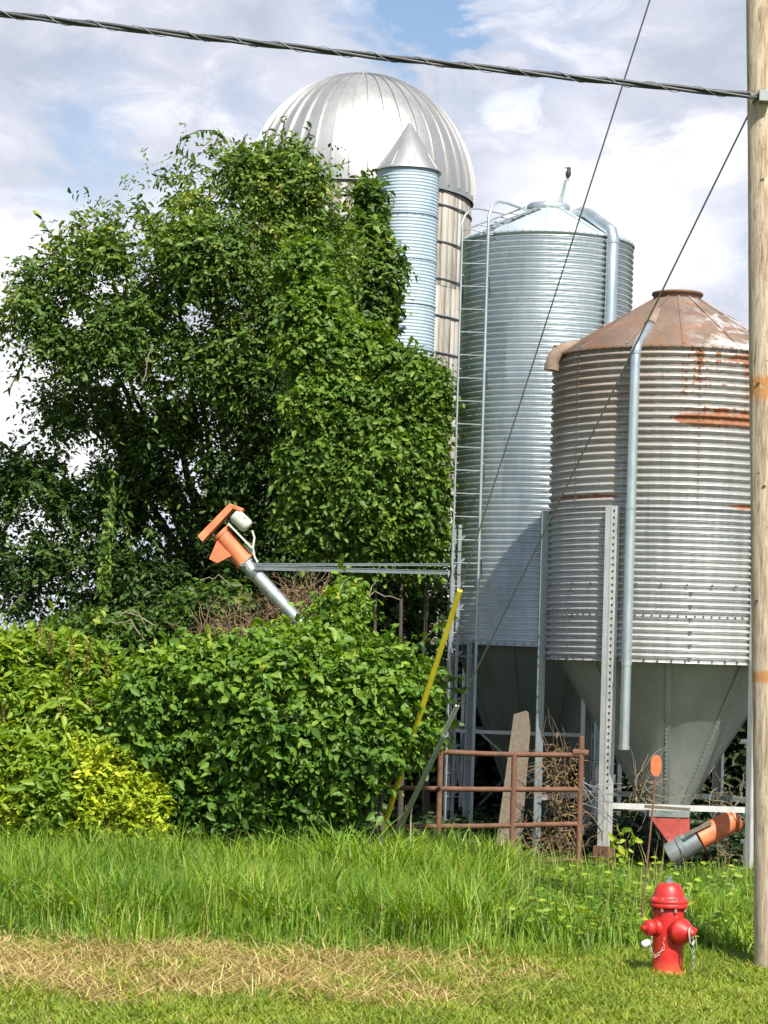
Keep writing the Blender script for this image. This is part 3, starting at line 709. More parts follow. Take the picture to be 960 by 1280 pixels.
# ------------------------------------------------------------------ gate
dg_ = 28.1
gbase = P(727, 1095, dg_); gbase.z = 0
gt = thing('pipe_gate', gbase, 'rusty brown pipe gate with four rails in front of tall bin', 'gate')
def gp(px, py): return P(px, py, dg_)
def rail(a, b): 
    g = MB(); pa, pb = gp(*a), gp(*b); mid = (pa + pb) / 2 + Vector((0, 0, -.012))
    g.tube([pa, pa.lerp(mid, .5) + Vector((0, 0, -.004)), mid, pb], .031, 12); return g.build('rail', M['rust'], gt)
rail((553, 940), (733, 944)); rail((470, 984), (727, 987)); rail((470, 1033), (727, 1030)); rail((560, 1080), (727, 1075))
def post(px, y0, y1):
    g = MB(); p1 = gp(px, y0); g.tube([(p1.x, dg_ - .005, gp(px, y1).z), (p1.x, dg_ - .005, p1.z)], .034, 12); return g
post(727, 920, 1098).build('end_post', M['rust'], gt)
post(551, 938, 1095).build('upright', M['rust'], gt); post(643, 944, 1078).build('upright', M['rust'], gt)
g = MB(); g.tube([gp(716, 941), gp(726, 940), gp(735, 942)], .045, 10); g.build('hinge', M['rust'], gt)
wr = MB()
for k in range(9):
    p = gp(728, 985 + rnd.uniform(-12, 22)) + Vector((0, -.04, 0)); q = gp(768 + rnd.uniform(-8, 12), 985 + rnd.uniform(-20, 55)) + Vector((0, .1, 0))
    m_ = (p + q) / 2 + Vector((rnd.uniform(-.1, .1), -.12, rnd.uniform(-.1, .1))); wr.tube([p, p.lerp(m_, .6), m_, q.lerp(m_, .4), q], .004, 4)
wr.build('wire_tie', M['wire'], gt)

# ------------------------------------------------------------------ orange auger above the bush
da = 28.7
oa = thing('orange_auger', P(385, 780, da), 'tilted auger with orange head and grey motor sticking out of the bush', 'auger')
def ap(px, py, d=da): return P(px, py, d)
ax0, ax1 = ap(405, 812), ap(272, 662)
g = MB(); g.tube([ax0, ap(303, 700)], .088, 22)
g.tube([ap(384, 780), ap(381, 776)], .097, 22); g.tube([ap(309, 706), ap(304, 701)], .098, 22); g.build('tube', M['pipe'], oa)
g = MB(); g.tube([ap(306, 702), ap(276, 667)], .118, 22); g.tube([ap(307, 703), ap(304, 700)], .13, 22); g.tube([ap(278, 669), ap(275, 666)], .13, 22); g.build('head', M['orange'], oa)
g = MB()   # discharge spout
sp = [ap(272, 676), ap(290, 695), ap(272, 704), ap(262, 699)]
vv = [p + Vector((0, -.09, 0)) for p in sp] + [p + Vector((0, .11, 0)) for p in sp]
g.add(vv, [(0, 1, 2, 3), (7, 6, 5, 4), (0, 4, 5, 1), (1, 5, 6, 2), (2, 6, 7, 3), (3, 7, 4, 0)]); g.build('spout', M['orange'], oa)
g = MB()   # belt guard: long flat box seen from its edge
u0, u1 = ap(252, 672), ap(296, 636); dirg = (u1 - u0).normalized(); nrm = Vector((dirg.z, 0, -dirg.x))
def prism(mb, pts, y0, y1):
    n = len(pts); vv = [Vector((p.x, y0, p.z)) for p in pts] + [Vector((p.x, y1, p.z)) for p in pts]
    mb.add(vv, [tuple(range(n)), tuple(range(2 * n - 1, n - 1, -1))] + [(i, n + i, n + (i + 1) % n, (i + 1) % n) for i in range(n)])
prism(g, [ap(248, 671), ap(288, 630), ap(293, 636), ap(254, 678)], da - .17, da + .17)
prism(g, [ap(288, 630), ap(306, 637), ap(303, 641), ap(292, 637)], da - .17, da + .17)
g.build('belt_guard', M['orange'], oa, bevel=.006)
g = MB()
m0_, m1_ = ap(293, 643), ap(311, 660)
dv = (m1_ - m0_).normalized()
g.lathe([(0, 0), (.07, 0), (.085, .015), (.09, .04), (.09, .20), (.08, .24), (.05, .25), (0, .25)], m0_ + Vector((0, -.1, 0)), 22, axis=dv)
motor = g.build('motor', M['motor'], oa)
g = MB(); q = ap(303, 646) + Vector((0, -.16, 0)); g.box(q + Vector((0, 0, .0)), (.07, .06, .10), Matrix.Rotation(R_(-40), 3, 'Y')); g.build('terminal_box', M['motor'], motor, bevel=.01)
g = MB(); g.tube([ap(315, 663, da - .1), ap(318, 672, da - .1), ap(316, 684, da - .1), ap(318, 696, da - .1), ap(322, 703, da - .1)], .014, 8); g.build('power_cord', M['motor'], motor)
g = MB(); g.bar(ap(286, 655) + Vector((0, -.05, 0)), ap(316, 686) + Vector((0, -.05, 0)), .16, .022); g.bar(ap(288, 654), ap(284, 661), .05, .05); g.bar(ap(316, 686), ap(309, 690), .05, .12)
g.build('motor_mount', M['motor'], oa)
g = MB(); g.tube([ap(286, 657), ap(286, 650)], .02, 8); g.build('pulley_shaft', M['darkgalv'], oa)
# crossing beam from the ladder to the auger
bm = thing('support_beam', P(560, 712, 32.6), 'pair of thin grey steel angle bars running level from the tall bin ladder to the orange auger', 'beam')
for (a, b, h_) in (((300, 706, 28.5), (560, 706, 32.7), .028), ((318, 710, 28.5), (560, 716, 32.7), .05)):
    g = MB(); pa, pb = P(*a), P(*b); g.bar(pa, pb, .012, h_, up=(0, 0, 1)); g.bar(pa + Vector((0, .03, h_ / 2 + .004)), pb + Vector((0, .03, h_ / 2 + .004)), .06, .008); g.build('angle_bar', M['galv'], bm)
g = MB(); g.tube([P(306, 700, 28.6), P(309, 712, 28.55), P(316, 716, 28.5)], .006, 6); g.build('tie_wire', M['wire'], bm)

# ------------------------------------------------------------------ utility pole, cables, guy wires
dpz = 20.3
pb0 = P(969, 1215, dpz); pb0.z = 0; pt0 = P(954, 0, dpz); lean = (pt0 - pb0) / pt0.z
pl = MB(); HP = 11.2; n = 40; ring = []
nn = 40
for i in range(n + 1):
    z = HP * i / n; c = pb0 + lean * z; r = .178 - .0032 * z
    for j in range(nn):
        a = 2 * math.pi * j / nn; rr = r * (1 + .012 * math.sin(3 * a + z * 1.1) + .008 * math.sin(7 * a - z * 2.3) + .006 * math.sin(z * 9 + a))
        ring.append((c.x + rr * math.cos(a), c.y + rr * math.sin(a), z))
pl.add(ring, [(i * nn + j, i * nn + (j + 1) % nn, (i + 1) * nn + (j + 1) % nn, (i + 1) * nn + j) for i in range(n) for j in range(nn)], smooth=True)
pl.add(ring[-nn:], [tuple(range(nn))])
pole = pl.build('utility_pole', M['pole'], org=pb0)
meta(pole, 'weathered wooden utility pole with orange rust stains beside the hydrant', 'utility pole')
for zq_, aq in ((5.1, -2.3), (6.9, -1.9), (3.2, -2.5), (4.2, -2.0), (7.6, -2.4)):
    cq = pb0 + lean * zq_; rq = .178 - .0032 * zq_ + .004
    g = MB(); g.box((cq.x + rq * math.cos(aq), cq.y + rq * math.sin(aq), zq_), (.012, .03, .012), Matrix.Rotation(aq, 3, 'Z')); g.build('staple', M['rust'], pole)
g = MB(); q = P(941, 120, dpz - .2); g.box(q + Vector((.1, 0, 0)), (.1, .12, .1)); g.tube([q + Vector((-.03, 0, 0)), q + Vector((.15, .1, 0))], .03, 10)
g.build('cable_clamp', M['wire'], pole)
# bundled cable: several strands with a lashing
def catenary(a, b, sag, n):
    return [a.lerp(b, i / n) + Vector((0, 0, -sag * 4 * (i / n) * (1 - i / n))) for i in range(n + 1)]
ca = P(-900, -98, 20.0); cb = P(943, 120, 20.12)
cpts = catenary(ca, cb, .06, 220)
cdir = (cb - ca).normalized()
ce = P(1600, 205, 20.4)
cpts += [cb.lerp(ce, i / 60) + Vector((0, 0, -.1 * 4 * (i / 60) * (1 - i / 60))) for i in range(1, 61)]
cab = thing('overhead_cable', cb, 'thick bundled black cable crossing the sky above the silo dome', 'cable')
offs = [(0, .022, .016), (.018, -.012, .015), (-.018, -.010, .014)]
for q, (oy, oz, rr) in enumerate(offs):
    g = MB(); pts = []
    for i, p in enumerate(cpts):
        ph = i * .22 + q * 2.09; rad = .017
        pts.append(p + Vector((0, rad * math.cos(ph), rad * math.sin(ph))))
    g.tube(pts, rr, 8); g.build('strand', M['cable'], cab)
g = MB(); pts = []
for i in range((len(cpts) - 1) * 6):
    t_ = i / 6; k = int(t_); p = cpts[k].lerp(cpts[k + 1], t_ - k); ph = t_ * .9
    pts.append(p + Vector((0, .036 * math.cos(ph), .036 * math.sin(ph))))
g.tube(pts, .0028, 4); g.build('lashing_wire', M['wire'], cab)
# guys
def guy(px_top, pole_z, px_end, d_end, r, label):
    a = pb0 + lean * pole_z + Vector((-.15, -.02, 0)); b = P(*px_end, d_end)
    return a, b
g2a = P(942, 130, 20.25); anc2 = P(471, 1092, 27.9)
def onray(a, b, t): return a + (b - a) * t
gw = thing('guy_wire', anc2 * 1.0, 'guy wire with a pale grey guard pole at its foot', 'guy wire', 'guy wires of the utility pole')
g = MB(); g.tube([g2a, onray(g2a, anc2, .5), anc2], .0085, 8); g.build('wire', M['wire'], gw)
def tpar(a, b, py):   # parameter where the wire crosses picture row py
    lo_, hi_ = 0., 1.
    inv = MC.inverted()
    for _ in range(40):
        m_ = (lo_ + hi_) / 2; v = inv @ (onray(a, b, m_) - CAM); y = 640 + F * v.y / v.z
        if y < py: lo_ = m_
        else: hi_ = m_
    return lo_
t1, t2, t3 = tpar(g2a, anc2, 882), tpar(g2a, anc2, 920), tpar(g2a, anc2, 1060)
g = MB(); o_ = Vector((.02, 0, 0))
g.tube([onray(g2a, anc2, t1), onray(g2a, anc2, t2)], .012, 8); g.tube([onray(g2a, anc2, t1) - o_ * 1.6, onray(g2a, anc2, t2) - o_ * 1.6], .012, 8); g.build('turnbuckle', M['white'], gw)
g = MB(); g.tube([onray(g2a, anc2, t2), onray(g2a, anc2, t3)], [.028, .034], 12); grd = g.build('guard', M['stick'], gw)
tr = tpar(g2a, anc2, 1010); q = onray(g2a, anc2, tr)
g = MB(); g.tube([q + Vector((0, -.04, .03)), q + Vector((.03, -.05, 0)), q + Vector((.025, -.03, -.15)), q + Vector((.03, -.03, -.45))], .011, 6); g.lathe([(.045, -.02), (.05, 0), (.045, .02)], q, 12, axis=(anc2 - g2a)); g.build('rope', M['rope'], grd)
g1a = P(932, -372, 20.15); anc1 = P(461, 1092, 27.9)
gw1 = thing('guy_wire', anc1, 'guy wire with a bright yellow plastic guard wrapped by vines', 'guy wire', 'guy wires of the utility pole')
g = MB(); g.tube([g1a, onray(g1a, anc1, .5), anc1], .0085, 8); g.build('wire', M['wire'], gw1)
t1, t3 = tpar(g1a, anc1, 738), tpar(g1a, anc1, 1075)
g = MB(); g.tube([onray(g1a, anc1, t1), onray(g1a, anc1, (t1 + t3) / 2), onray(g1a, anc1, t3)], [.030, .033, .034], 12); g.build('guard', M['yellow'], gw1)
for lab, a in (('bolt', 0),):
    pass

# ------------------------------------------------------------------ hydrant
dh = 19.7
hb0 = P(834, 1214, dh); hx, hy = hb0.x, hb0.y
HZ = hb0.z     # close to the ground
hy0 = thing('fire_hydrant', (hx, hy, 0), 'red fire hydrant with chained caps standing in the green grass', 'fire hydrant')
s = F / dh
def zz_(py): return P(834, py, dh).z
C0 = (hx, hy, 0)
g = MB(); g.lathe([(.0, 0), (.17, 0), (.17, .035), (.135, .04), (.13, .07), (.128, .30), (.132, .33), (.132, zz_(1140)), (.128, zz_(1132)), (.0, zz_(1132))], C0, 40)
body = g.build('barrel', M['hydrant'], hy0)
zf = zz_(1127)
g = MB(); g.lathe([(.12, zf - .045), (.158, zf - .045), (.163, zf - .04), (.163, zf - .018), (.158, zf - .012), (.158, zf - .008), (.163, zf - .003), (.163, zf + .02), (.15, zf + .028), (.132, zf + .034), (.128, zf + .055), (.118, zf + .10), (.098, zf + .135), (.085, zf + .15), (.08, zf + .152), (.0, zf + .158)], C0, 40)
bon = g.build('bonnet', M['hydrant'], hy0)
g = MB(); g.lathe([(.035, zf + .15), (.035, zf + .175), (.022, zf + .178), (.022, zf + .205), (0, zf + .21)], C0, 5, smooth=False); g.build('operating_nut', M['darkgalv'], bon)
for k in range(8):
    g = MB(); a = 2 * math.pi * (k + .35) / 8; x, y = hx + .146 * math.cos(a), hy + .146 * math.sin(a)
    g.lathe([(.0, -.075), (.014, -.075), (.014, -.048), (.014, .022), (.014, .04), (0, .04)], (x, y, zf), 6, smooth=False); g.build('flange_bolt', M['rustelbow'], bon)
def nozzle(direction, start, prof, name='nozzle'):
    g = MB(); g.lathe(prof, start, 28, axis=direction); return g.build(name, M['hydrant'], hy0)
zn = zz_(1162)
dl_ = Vector((-.88, -.47, 0)).normalized(); st_ = Vector((hx, hy, zn + .02)) + dl_ * .06
nozzle(dl_, st_, [(.075, 0), (.075, .075), (.07, .085), (.07, .095)])
g = MB(); g.lathe([(.066, .097), (.068, .10), (.066, .15), (.058, .165), (.03, .17), (.026, .17), (.024, .205), (0, .208)], st_, 24, axis=dl_)
lc = g.build('nozzle_cap', M['hydrant'], hy0)
dr_ = Vector((.58, -.81, 0)).normalized(); st2 = Vector((hx, hy, zn)) + dr_ * .05
nozzle(dr_, st2, [(.10, 0), (.10, .085), (.112, .09), (.112, .10)])
g = MB(); g.lathe([(.108, .10), (.112, .105), (.112, .125), (.10, .14), (.06, .20), (.035, .215), (.026, .218), (.024, .26), (0, .262)], st2, 28, axis=dr_)
rc_ = g.build('nozzle_cap', M['hydrant'], hy0)
dr2 = Vector((.97, -.1, 0)).normalized(); st3 = Vector((hx, hy, zn + .0)) + dr2 * .06
nozzle(dr2, st3, [(.078, 0), (.078, .07), (.072, .08), (.06, .10), (.035, .15), (.024, .155), (.022, .18), (0, .182)])
M['chain'] = plain('chain_steel', (.30, .28, .24), (.55, .53, .48), .6, 20, .4)
def chain(name, pts, par, r=.005, ln=.026):
    g = MB(); pts = [Vector(p) for p in pts]; tot = 0
    acc = 0; k = 0
    for a, b in zip(pts[:-1], pts[1:]):
        dv = b - a; n_ = max(1, int(dv.length / ln)); dn = dv.normalized()
        sd = dn.cross(Vector((0, 1, 0)));  sd = sd if sd.length > .1 else Vector((1, 0, 0)); sd.normalize(); up_ = dn.cross(sd)
        for i in range(n_):
            c = a + dv * ((i + .5) / n_); w_ = sd if k % 2 else up_; k += 1
            g.tube([c - dn * ln * .6, c - dn * ln * .3 + w_ * .009, c + dn * ln * .3 + w_ * .009, c + dn * ln * .6, c + dn * ln * .3 - w_ * .009, c - dn * ln * .3 - w_ * .009, c - dn * ln * .6], r * .7, 5)
    return g.build(name, M['chain'], par)
capc = st2 + dr_ * .24
chain('chain', [capc + Vector((-.01, -.01, .03)), capc + Vector((.01, -.02, -.06)), capc + Vector((.015, -.01, -.17)), capc + Vector((.01, .03, -.30))], rc_)
lcc = st_ + dl_ * .13
chain('chain', [lcc + Vector((.02, -.02, -.06)), lcc + Vector((.0, -.04, -.16)), lcc + Vector((.05, -.04, -.24)), lcc + Vector((.12, -.03, -.16)), lcc + Vector((.12, -.02, -.04))], lc)
g = MB(); g.tube([capc + Vector((-.02, -.01, .05)), capc + Vector((-.03, -.02, .02)), capc + Vector((-.02, -.03, -.07)), capc + Vector((.0, -.03, -.09)), capc + Vector((.02, -.03, -.05))], .009, 7); g.build('shackle', M['chain'], rc_)
g = MB(); g.lathe([(0, 0), (.025, .0), (.035, .02), (.03, .05), (.018, .075), (0, .08)], lcc + Vector((-.06, -.03, -.15)), 10, axis=(.5, 0, .4)); g.build('tag', M['white'], lc)
g = MB(); ra = P(802, 1148, dh - .06); rm = P(812, 1050, dh); rt_ = P(820, 968, dh + .05)
g.tube([ra, ra.lerp(rm, .5), rm, rt_], .0085, 8); rod = g.build('marker_rod', M['rust'], hy0)
g = MB(); oc = P(820, 957, dh + .05)
vv = []
for y_ in (-.008, .008):
    for j in range(24):
        a = 2 * math.pi * j / 24; vv.append(oc + Vector((.045 * math.cos(a) * (1 + .15 * abs(math.sin(a))), y_, .092 * math.sin(a))))
g.add(vv, [tuple(range(23, -1, -1)), tuple(range(24, 48))] + [(j, (j + 1) % 24, 24 + (j + 1) % 24, 24 + j) for j in range(24)]); g.build('reflector', M['reflector'], rod)

# ------------------------------------------------------------------ foliage
def nrmz(a): return a / (np.linalg.norm(a, axis=-1, keepdims=True) + 1e-9)
def leaf_mesh(name, pos, dirn, nrm, length, wr, tint, mat, parent=None, org=(0, 0, 0), fold=.18):
    n = len(pos); dirn = nrmz(dirn); side = nrmz(np.cross(nrm, dirn)); up = np.cross(dirn, side)
    L_ = length[:, None]; W_ = L_ * wr
    droop = -.12
    v = np.empty((n, 6, 3))
    v[:, 0] = pos
    v[:, 1] = pos + dirn * L_ * .30 + side * W_ * .46 + up * W_ * fold
    v[:, 2] = pos + dirn * L_ * .68 + side * W_ * .36 + up * (W_ * fold * .8 + L_ * droop * .3)
    v[:, 3] = pos + dirn * L_ + up * L_ * droop
    v[:, 4] = pos + dirn * L_ * .68 - side * W_ * .36 + up * (W_ * fold * .8 + L_ * droop * .3)
    v[:, 5] = pos + dirn * L_ * .30 - side * W_ * .46 + up * W_ * fold
    b = (np.arange(n) * 6)[:, None]
    idx = np.concatenate([b + np.array([0, 1, 2, 3]), b + np.array([0, 3, 4, 5])], axis=1).ravel()
    return fast_mesh(name, v.reshape(-1, 3), n * 2, 4, mat, parent, org, np.repeat(np.clip(tint, 0, 1), 6), idx=idx)
def px_blobs(lst, depth=1.0):
    """(px, py, rx, ry, distance[, y radius factor]) -> centres and radii in metres"""
    c, r = [], []
    for b in lst:
        px, py, rx, ry, d = b[:5]; k = b[5] if len(b) > 5 else depth
        s_ = d / F; c.append(P(px, py, d)); r.append((rx * s_, (rx + ry) / 2 * s_ * k, ry * s_))
    return np.array(c), np.array(r)
def split_blobs(C_, R__, n, frac, keep):
    c2, r2 = [], []
    for c, r in zip(C_, R__):
        for _ in range(n):
            u = nrmz(G.normal(size=3)); u[1] = -abs(u[1]) if G.random() < .6 else u[1]
            f_ = frac * (.7 + .6 * G.random()); c2.append(c + u * r * (1 - f_ * .75)); r2.append(np.full(3, r.mean() * f_) * np.array([1.15, 1.0, .85]))
        if keep: c2.append(c); r2.append(r * .72)
    return np.array(c2), np.array(r2)
def foliage(name, blobs, ntw, nl, twl, ll, wr, mat, parent=None, org=(0, 0, 0), depth=1.0, droop=.25, shell=(.55, 1.02), lean=.4, tintbias=None, updir=.45, sub=None, hole=0.0):
    C_, R__ = px_blobs(blobs, depth)
    if sub: C_, R__ = split_blobs(C_, R__, *sub)
    wgt = (R__[:, 0] * R__[:, 2]) ** .9; wgt /= wgt.sum()
    k = G.choice(len(C_), ntw, p=wgt)
    u = nrmz(G.normal(size=(ntw, 3))); rad = shell[0] + (shell[1] - shell[0]) * G.random(ntw) ** .6
    # irregular surface: lumps
    lump = 1 + .13 * np.sin(u[:, 0] * 7 + k * 1.7) * np.cos(u[:, 2] * 6 + k) + .10 * np.sin(u[:, 2] * 13 + u[:, 0] * 11 + k * 2.3)
    p0 = C_[k] + u * R__[k] * (rad * lump)[:, None]
    if hole:
        hn = np.sin(p0[:, 0] * 3.1 + 1.3) * np.cos(p0[:, 2] * 2.7) + .6 * np.sin(p0[:, 0] * 6.3 + p0[:, 2] * 5.1) + .35 * G.normal(size=ntw)
        side_ = np.clip((-1.2 - p0[:, 0]) * .5, 0, 1)       # thinner on the left of the crown
        kp = hn < 1.25 - hole * side_; k, u, p0 = k[kp], u[kp], p0[kp]; ntw = len(k)
    p0[:, 2] = np.maximum(p0[:, 2], .05)
    td = nrmz(u * .9 + G.normal(size=(ntw, 3)) * .55 + np.array([0, 0, .25]))
    tl = twl * (.5 + G.random(ntw))
    tt = (np.arange(nl) + .5) / nl
    pos = p0[:, None] + td[:, None] * (tl[:, None] * tt)[..., None]
    pos[..., 2] -= droop * tl[:, None] * tt ** 2
    sd = nrmz(np.cross(td, np.array([0, 0, 1.0])) + G.normal(size=(ntw, 3)) * .3)
    sgn = np.where(np.arange(nl) % 2 == 0, 1, -1)[None, :, None]
    ld_ = td[:, None] * .5 + sd[:, None] * sgn * .8 + G.normal(size=(ntw, nl, 3)) * .35 + np.array([0, 0, -lean])
    nr = np.array([0, 0, 1.0]) * updir + u[:, None] * .5 + G.normal(size=(ntw, nl, 3)) * .38
    ln = ll * (.4 + .95 * G.random((ntw, nl)) ** 1.3) * (.75 + .5 * G.random(ntw))[:, None]
    base = G.random(ntw)[:, None] * .5 + G.random((ntw, nl)) * .5
    cl = .5 + .5 * np.sin(pos[..., 0] * 2.3 + k[:, None]) * np.cos(pos[..., 2] * 2.9 + k[:, None] * .7)
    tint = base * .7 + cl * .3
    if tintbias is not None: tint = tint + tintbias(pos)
    q = lambda a: a.reshape(-1, a.shape[-1])
    # keep petiole gap
    return leaf_mesh(name, q(pos), q(ld_), q(nr), ln.ravel(), wr, tint.ravel(), mat, parent, org)
def limb(mb, pts, r0, r1, n=8, wob=.06):
    pts = [Vector(p) for p in pts]; out_ = []; m_ = len(pts)
    for i in range(m_ - 1):
        for j in range(5):
            t_ = j / 5; q = pts[i].lerp(pts[i + 1], t_); s_ = wob if (i or j) else 0
            out_.append(q + Vector((rnd.uniform(-s_, s_), rnd.uniform(-s_, s_), rnd.uniform(-s_, s_))))
    out_.append(pts[-1]); k = len(out_)
    mb.tube(out_, [r0 + (r1 - r0) * (i / (k - 1)) ** .8 for i in range(k)], n)

# big tree
tbase = P(285, 1000, 40.0); tbase.z = 0
tree = thing('broadleaf_tree', tbase, 'huge dark green leafy tree rising in front of the domed silo', 'tree')
TB = [(262, 230, 46, 42, 37.5), (340, 228, 50, 45, 37.5), (372, 215, 30, 34, 37.5), (385, 285, 38, 42, 37.8), (205, 290, 62, 58, 37.2), (130, 325, 62, 48, 37.0), (75, 350, 45, 45, 37.0), (52, 410, 50, 55, 37.2), (140, 420, 75, 60, 37.2),
      (270, 330, 85, 75, 37.2), (350, 340, 75, 70, 37.5), (420, 335, 30, 45, 37.8), (230, 440, 80, 60, 37.6), (330, 440, 75, 75, 37.6), (110, 505, 55, 42, 38.3), (210, 530, 75, 55, 38.8), (310, 540, 75, 70, 38.5),
      (75, 600, 60, 45, 38.6), (150, 610, 70, 50, 39.2), (240, 640, 80, 60, 39.2), (330, 650, 80, 70, 39.0), (400, 560, 60, 80, 38.2), (35, 680, 55, 45, 38.8), (100, 700, 65, 55, 39.0), (190, 730, 80, 60, 39.4), (290, 740, 80, 60, 39.4),
      (420, 700, 70, 70, 39.0), (500, 740, 60, 70, 39.0), (15, 740, 40, 32, 39.0), (10, 600, 22, 45, 38.8), (480, 640, 60, 60, 39.0), (-60, 680, 60, 80, 39.5), (110, 800, 80, 60, 39.5), (230, 830, 90, 60, 39.5), (380, 800, 90, 70, 39.5), (500, 850, 60, 70, 39.5)]
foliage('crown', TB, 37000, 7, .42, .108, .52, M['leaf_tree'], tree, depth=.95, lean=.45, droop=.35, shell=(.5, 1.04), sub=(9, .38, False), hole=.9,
        tintbias=lambda p: np.clip((p[..., 2] - 6.3) * .08, -.35, .24))  # upper leaves brighter, lower ones darker: sun and shade painted into the tint
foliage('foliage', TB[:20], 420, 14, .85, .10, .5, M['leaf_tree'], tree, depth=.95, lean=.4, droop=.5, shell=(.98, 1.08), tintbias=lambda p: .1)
g = MB(); limb(g, [tbase, tbase + Vector((.1, 0, 1.6)), tbase + Vector((-.1, .0, 3.0))], .34, .24, 14, .03)
trunk = g.build('trunk', M['bark'], tree)
g = MB(); top_ = tbase + Vector((-.1, 0, 2.9))
for b in TB[:30]:
    e_ = P(b[0], b[1], b[4]); e_ = P(b[0], b[1], b[4] + .8); mid = top_.lerp(e_, .45) + Vector((rnd.uniform(-.2, .2), .2, .35)); limb(g, [top_, mid, e_], .10, .018, 7, .05)
g.build('limbs', M['bark'], trunk)
# sprigs that stick out of the crown
def sprig(g, leaves, pts, r=.012, ll=.13, dens=22):
    pts = [Vector(p) for p in pts]; g.tube(pts, [r, *[r * .8] * (len(pts) - 2), r * .4], 5)
    for a, b in zip(pts[:-1], pts[1:]):
        n_ = max(1, int((b - a).length * dens))
        for i in range(n_):
            leaves.append((a.lerp(b, (i + rnd.random()) / n_), (b - a).normalized()))
def sprig_leaves(name, leaves, mat, parent, ll, wr=.5, tb=.1):
    pos = np.array([l[0] for l in leaves]); td = np.array([l[1] for l in leaves]); n_ = len(pos)
    d_ = td * .4 + G.normal(size=(n_, 3)) * .6 + np.array([0, -.1, -.3]); nr = np.array([0, -.4, .6]) + G.normal(size=(n_, 3)) * .5
    return leaf_mesh(name, pos, d_, nr, ll * (.6 + .7 * G.random(n_)), wr, G.random(n_) * .9 + tb, mat, parent)
g = MB(); lv = []
for pl_ in ([(245, 205), (222, 190), (228, 172), (250, 163), (268, 163), (282, 172)], [(215, 230), (200, 218), (192, 232)], [(262, 200), (268, 180), (275, 165), (272, 160)], [(352, 170), (356, 150), (360, 143)],
            [(375, 190), (385, 168), (390, 158)], [(395, 215), (415, 208), (436, 203)], [(60, 330), (35, 335), (12, 343), (0, 340)], [(70, 300), (58, 285), (50, 270)], [(110, 290), (98, 268), (92, 262)], [(140, 290), (138, 272), (146, 262)],
            [(330, 185), (332, 165), (338, 160)], [(300, 190), (305, 172)], [(40, 350), (20, 372), (8, 380)], [(30, 450), (15, 480), (10, 490)], [(410, 250), (432, 235), (445, 222)], [(30, 740), (10, 765), (2, 780)], [(470, 350), (490, 340), (500, 345)]):
    g = MB(); sprig(g, lv, [P(a, b, 37.2) for a, b in pl_]); g.build('sprig', M['bark'], trunk)
sprig_leaves('sprig_leaves', lv, M['leaf_tree'], trunk, .14)

# climbing vine, bright, on the right of the tree
vb = P(470, 1000, 34.2); vb.z = 0
vine = thing('climbing_vine', vb, 'bright green vine curtain growing between the dark tree and tall bin', 'vine')
VB = [(400, 385, 38, 48, 34.0), (440, 440, 45, 45, 33.8), (500, 480, 48, 42, 33.6), (530, 490, 23, 33, 33.6), (420, 500, 50, 50, 33.6), (475, 550, 52, 48, 33.5), (530, 550, 23, 48, 33.6), (400, 580, 45, 50, 33.8), (466, 620, 52, 48, 33.6),
      (526, 620, 25, 48, 33.6), (400, 650, 50, 40, 34.0), (476, 680, 46, 26, 33.9), (530, 680, 19, 38, 33.9), (390, 440, 30, 50, 33.9), (535, 470, 16, 22, 33.6), (375, 340, 26, 40, 34.2)]
foliage('leaves', VB, 18000, 6, .28, .102, .62, M['leaf_vine'], vine, depth=.55, lean=.55, droop=.5, shell=(.4, 1.0), sub=(7, .42, True))
g = MB()
for b in VB[::2]: e_ = P(b[0], b[1], b[4] + .3); limb(g, [(e_.x + .2, e_.y, .0), (e_.x, e_.y, e_.z)], .05, .012, 6, .05)
g.build('stems', M['bark'], vine)
cv = thing('silo_creeper', P(455, 520, 42.8), 'dark creeper climbing the left edge of the blue corrugated chute', 'vine')
CB = [(462, 250, 12, 26, 42.7), (455, 300, 22, 34, 42.5), (470, 335, 26, 34, 42.4), (462, 380, 30, 40, 42.4), (480, 325, 20, 18, 42.3), (440, 400, 40, 40, 42.5), (468, 440, 24, 26, 42.4), (430, 350, 30, 40, 42.5)]
foliage('leaves', CB, 2600, 6, .3, .15, .6, M['leaf_tree'], cv, depth=.6, lean=.5, droop=.4, shell=(.3, 1.0), tintbias=lambda p: .1)
g = MB(); lv = []
sprig(g, lv, [P(475, 315, 42.3), P(488, 318, 42.2), P(497, 330, 42.2)], .01); sprig(g, lv, [P(480, 340, 42.3), P(495, 345, 42.2), P(503, 350, 42.2)], .01); sprig(g, lv, [P(468, 240, 42.7), P(466, 220, 42.7)], .01)
for b in CB: e_ = P(b[0], b[1], 42.6); limb(g, [(e_.x, 42.7, .3), e_], .03, .01, 5, .04)
g.build('stems', M['bark'], cv); sprig_leaves('sprig_leaves', lv, M['leaf_tree'], cv, .15)

# hanging vine strand in the dark of the tree
hv = thing('hanging_vine', P(140, 800, 37.0), 'thin leafy vine strand hanging straight down inside the tree shade', 'vine')
g = MB(); lv = []
sprig(g, lv, [P(143, 588, 37), P(140, 640, 37), P(136, 690, 37), P(130, 750, 37), P(126, 790, 37)], .008, dens=60)
for q in range(3): sprig(g, lv, [P(140 + rnd.uniform(-6, 6), 625 + q * 5, 36.95), P(134 + rnd.uniform(-6, 6), 680, 36.9), P(130 + rnd.uniform(-6, 6), 745, 36.95)], .006, dens=40)
g.build('stems', M['twiglight'], hv); sprig_leaves('leaves', lv, M['leaf_vine'], hv, .12, .6, 0)

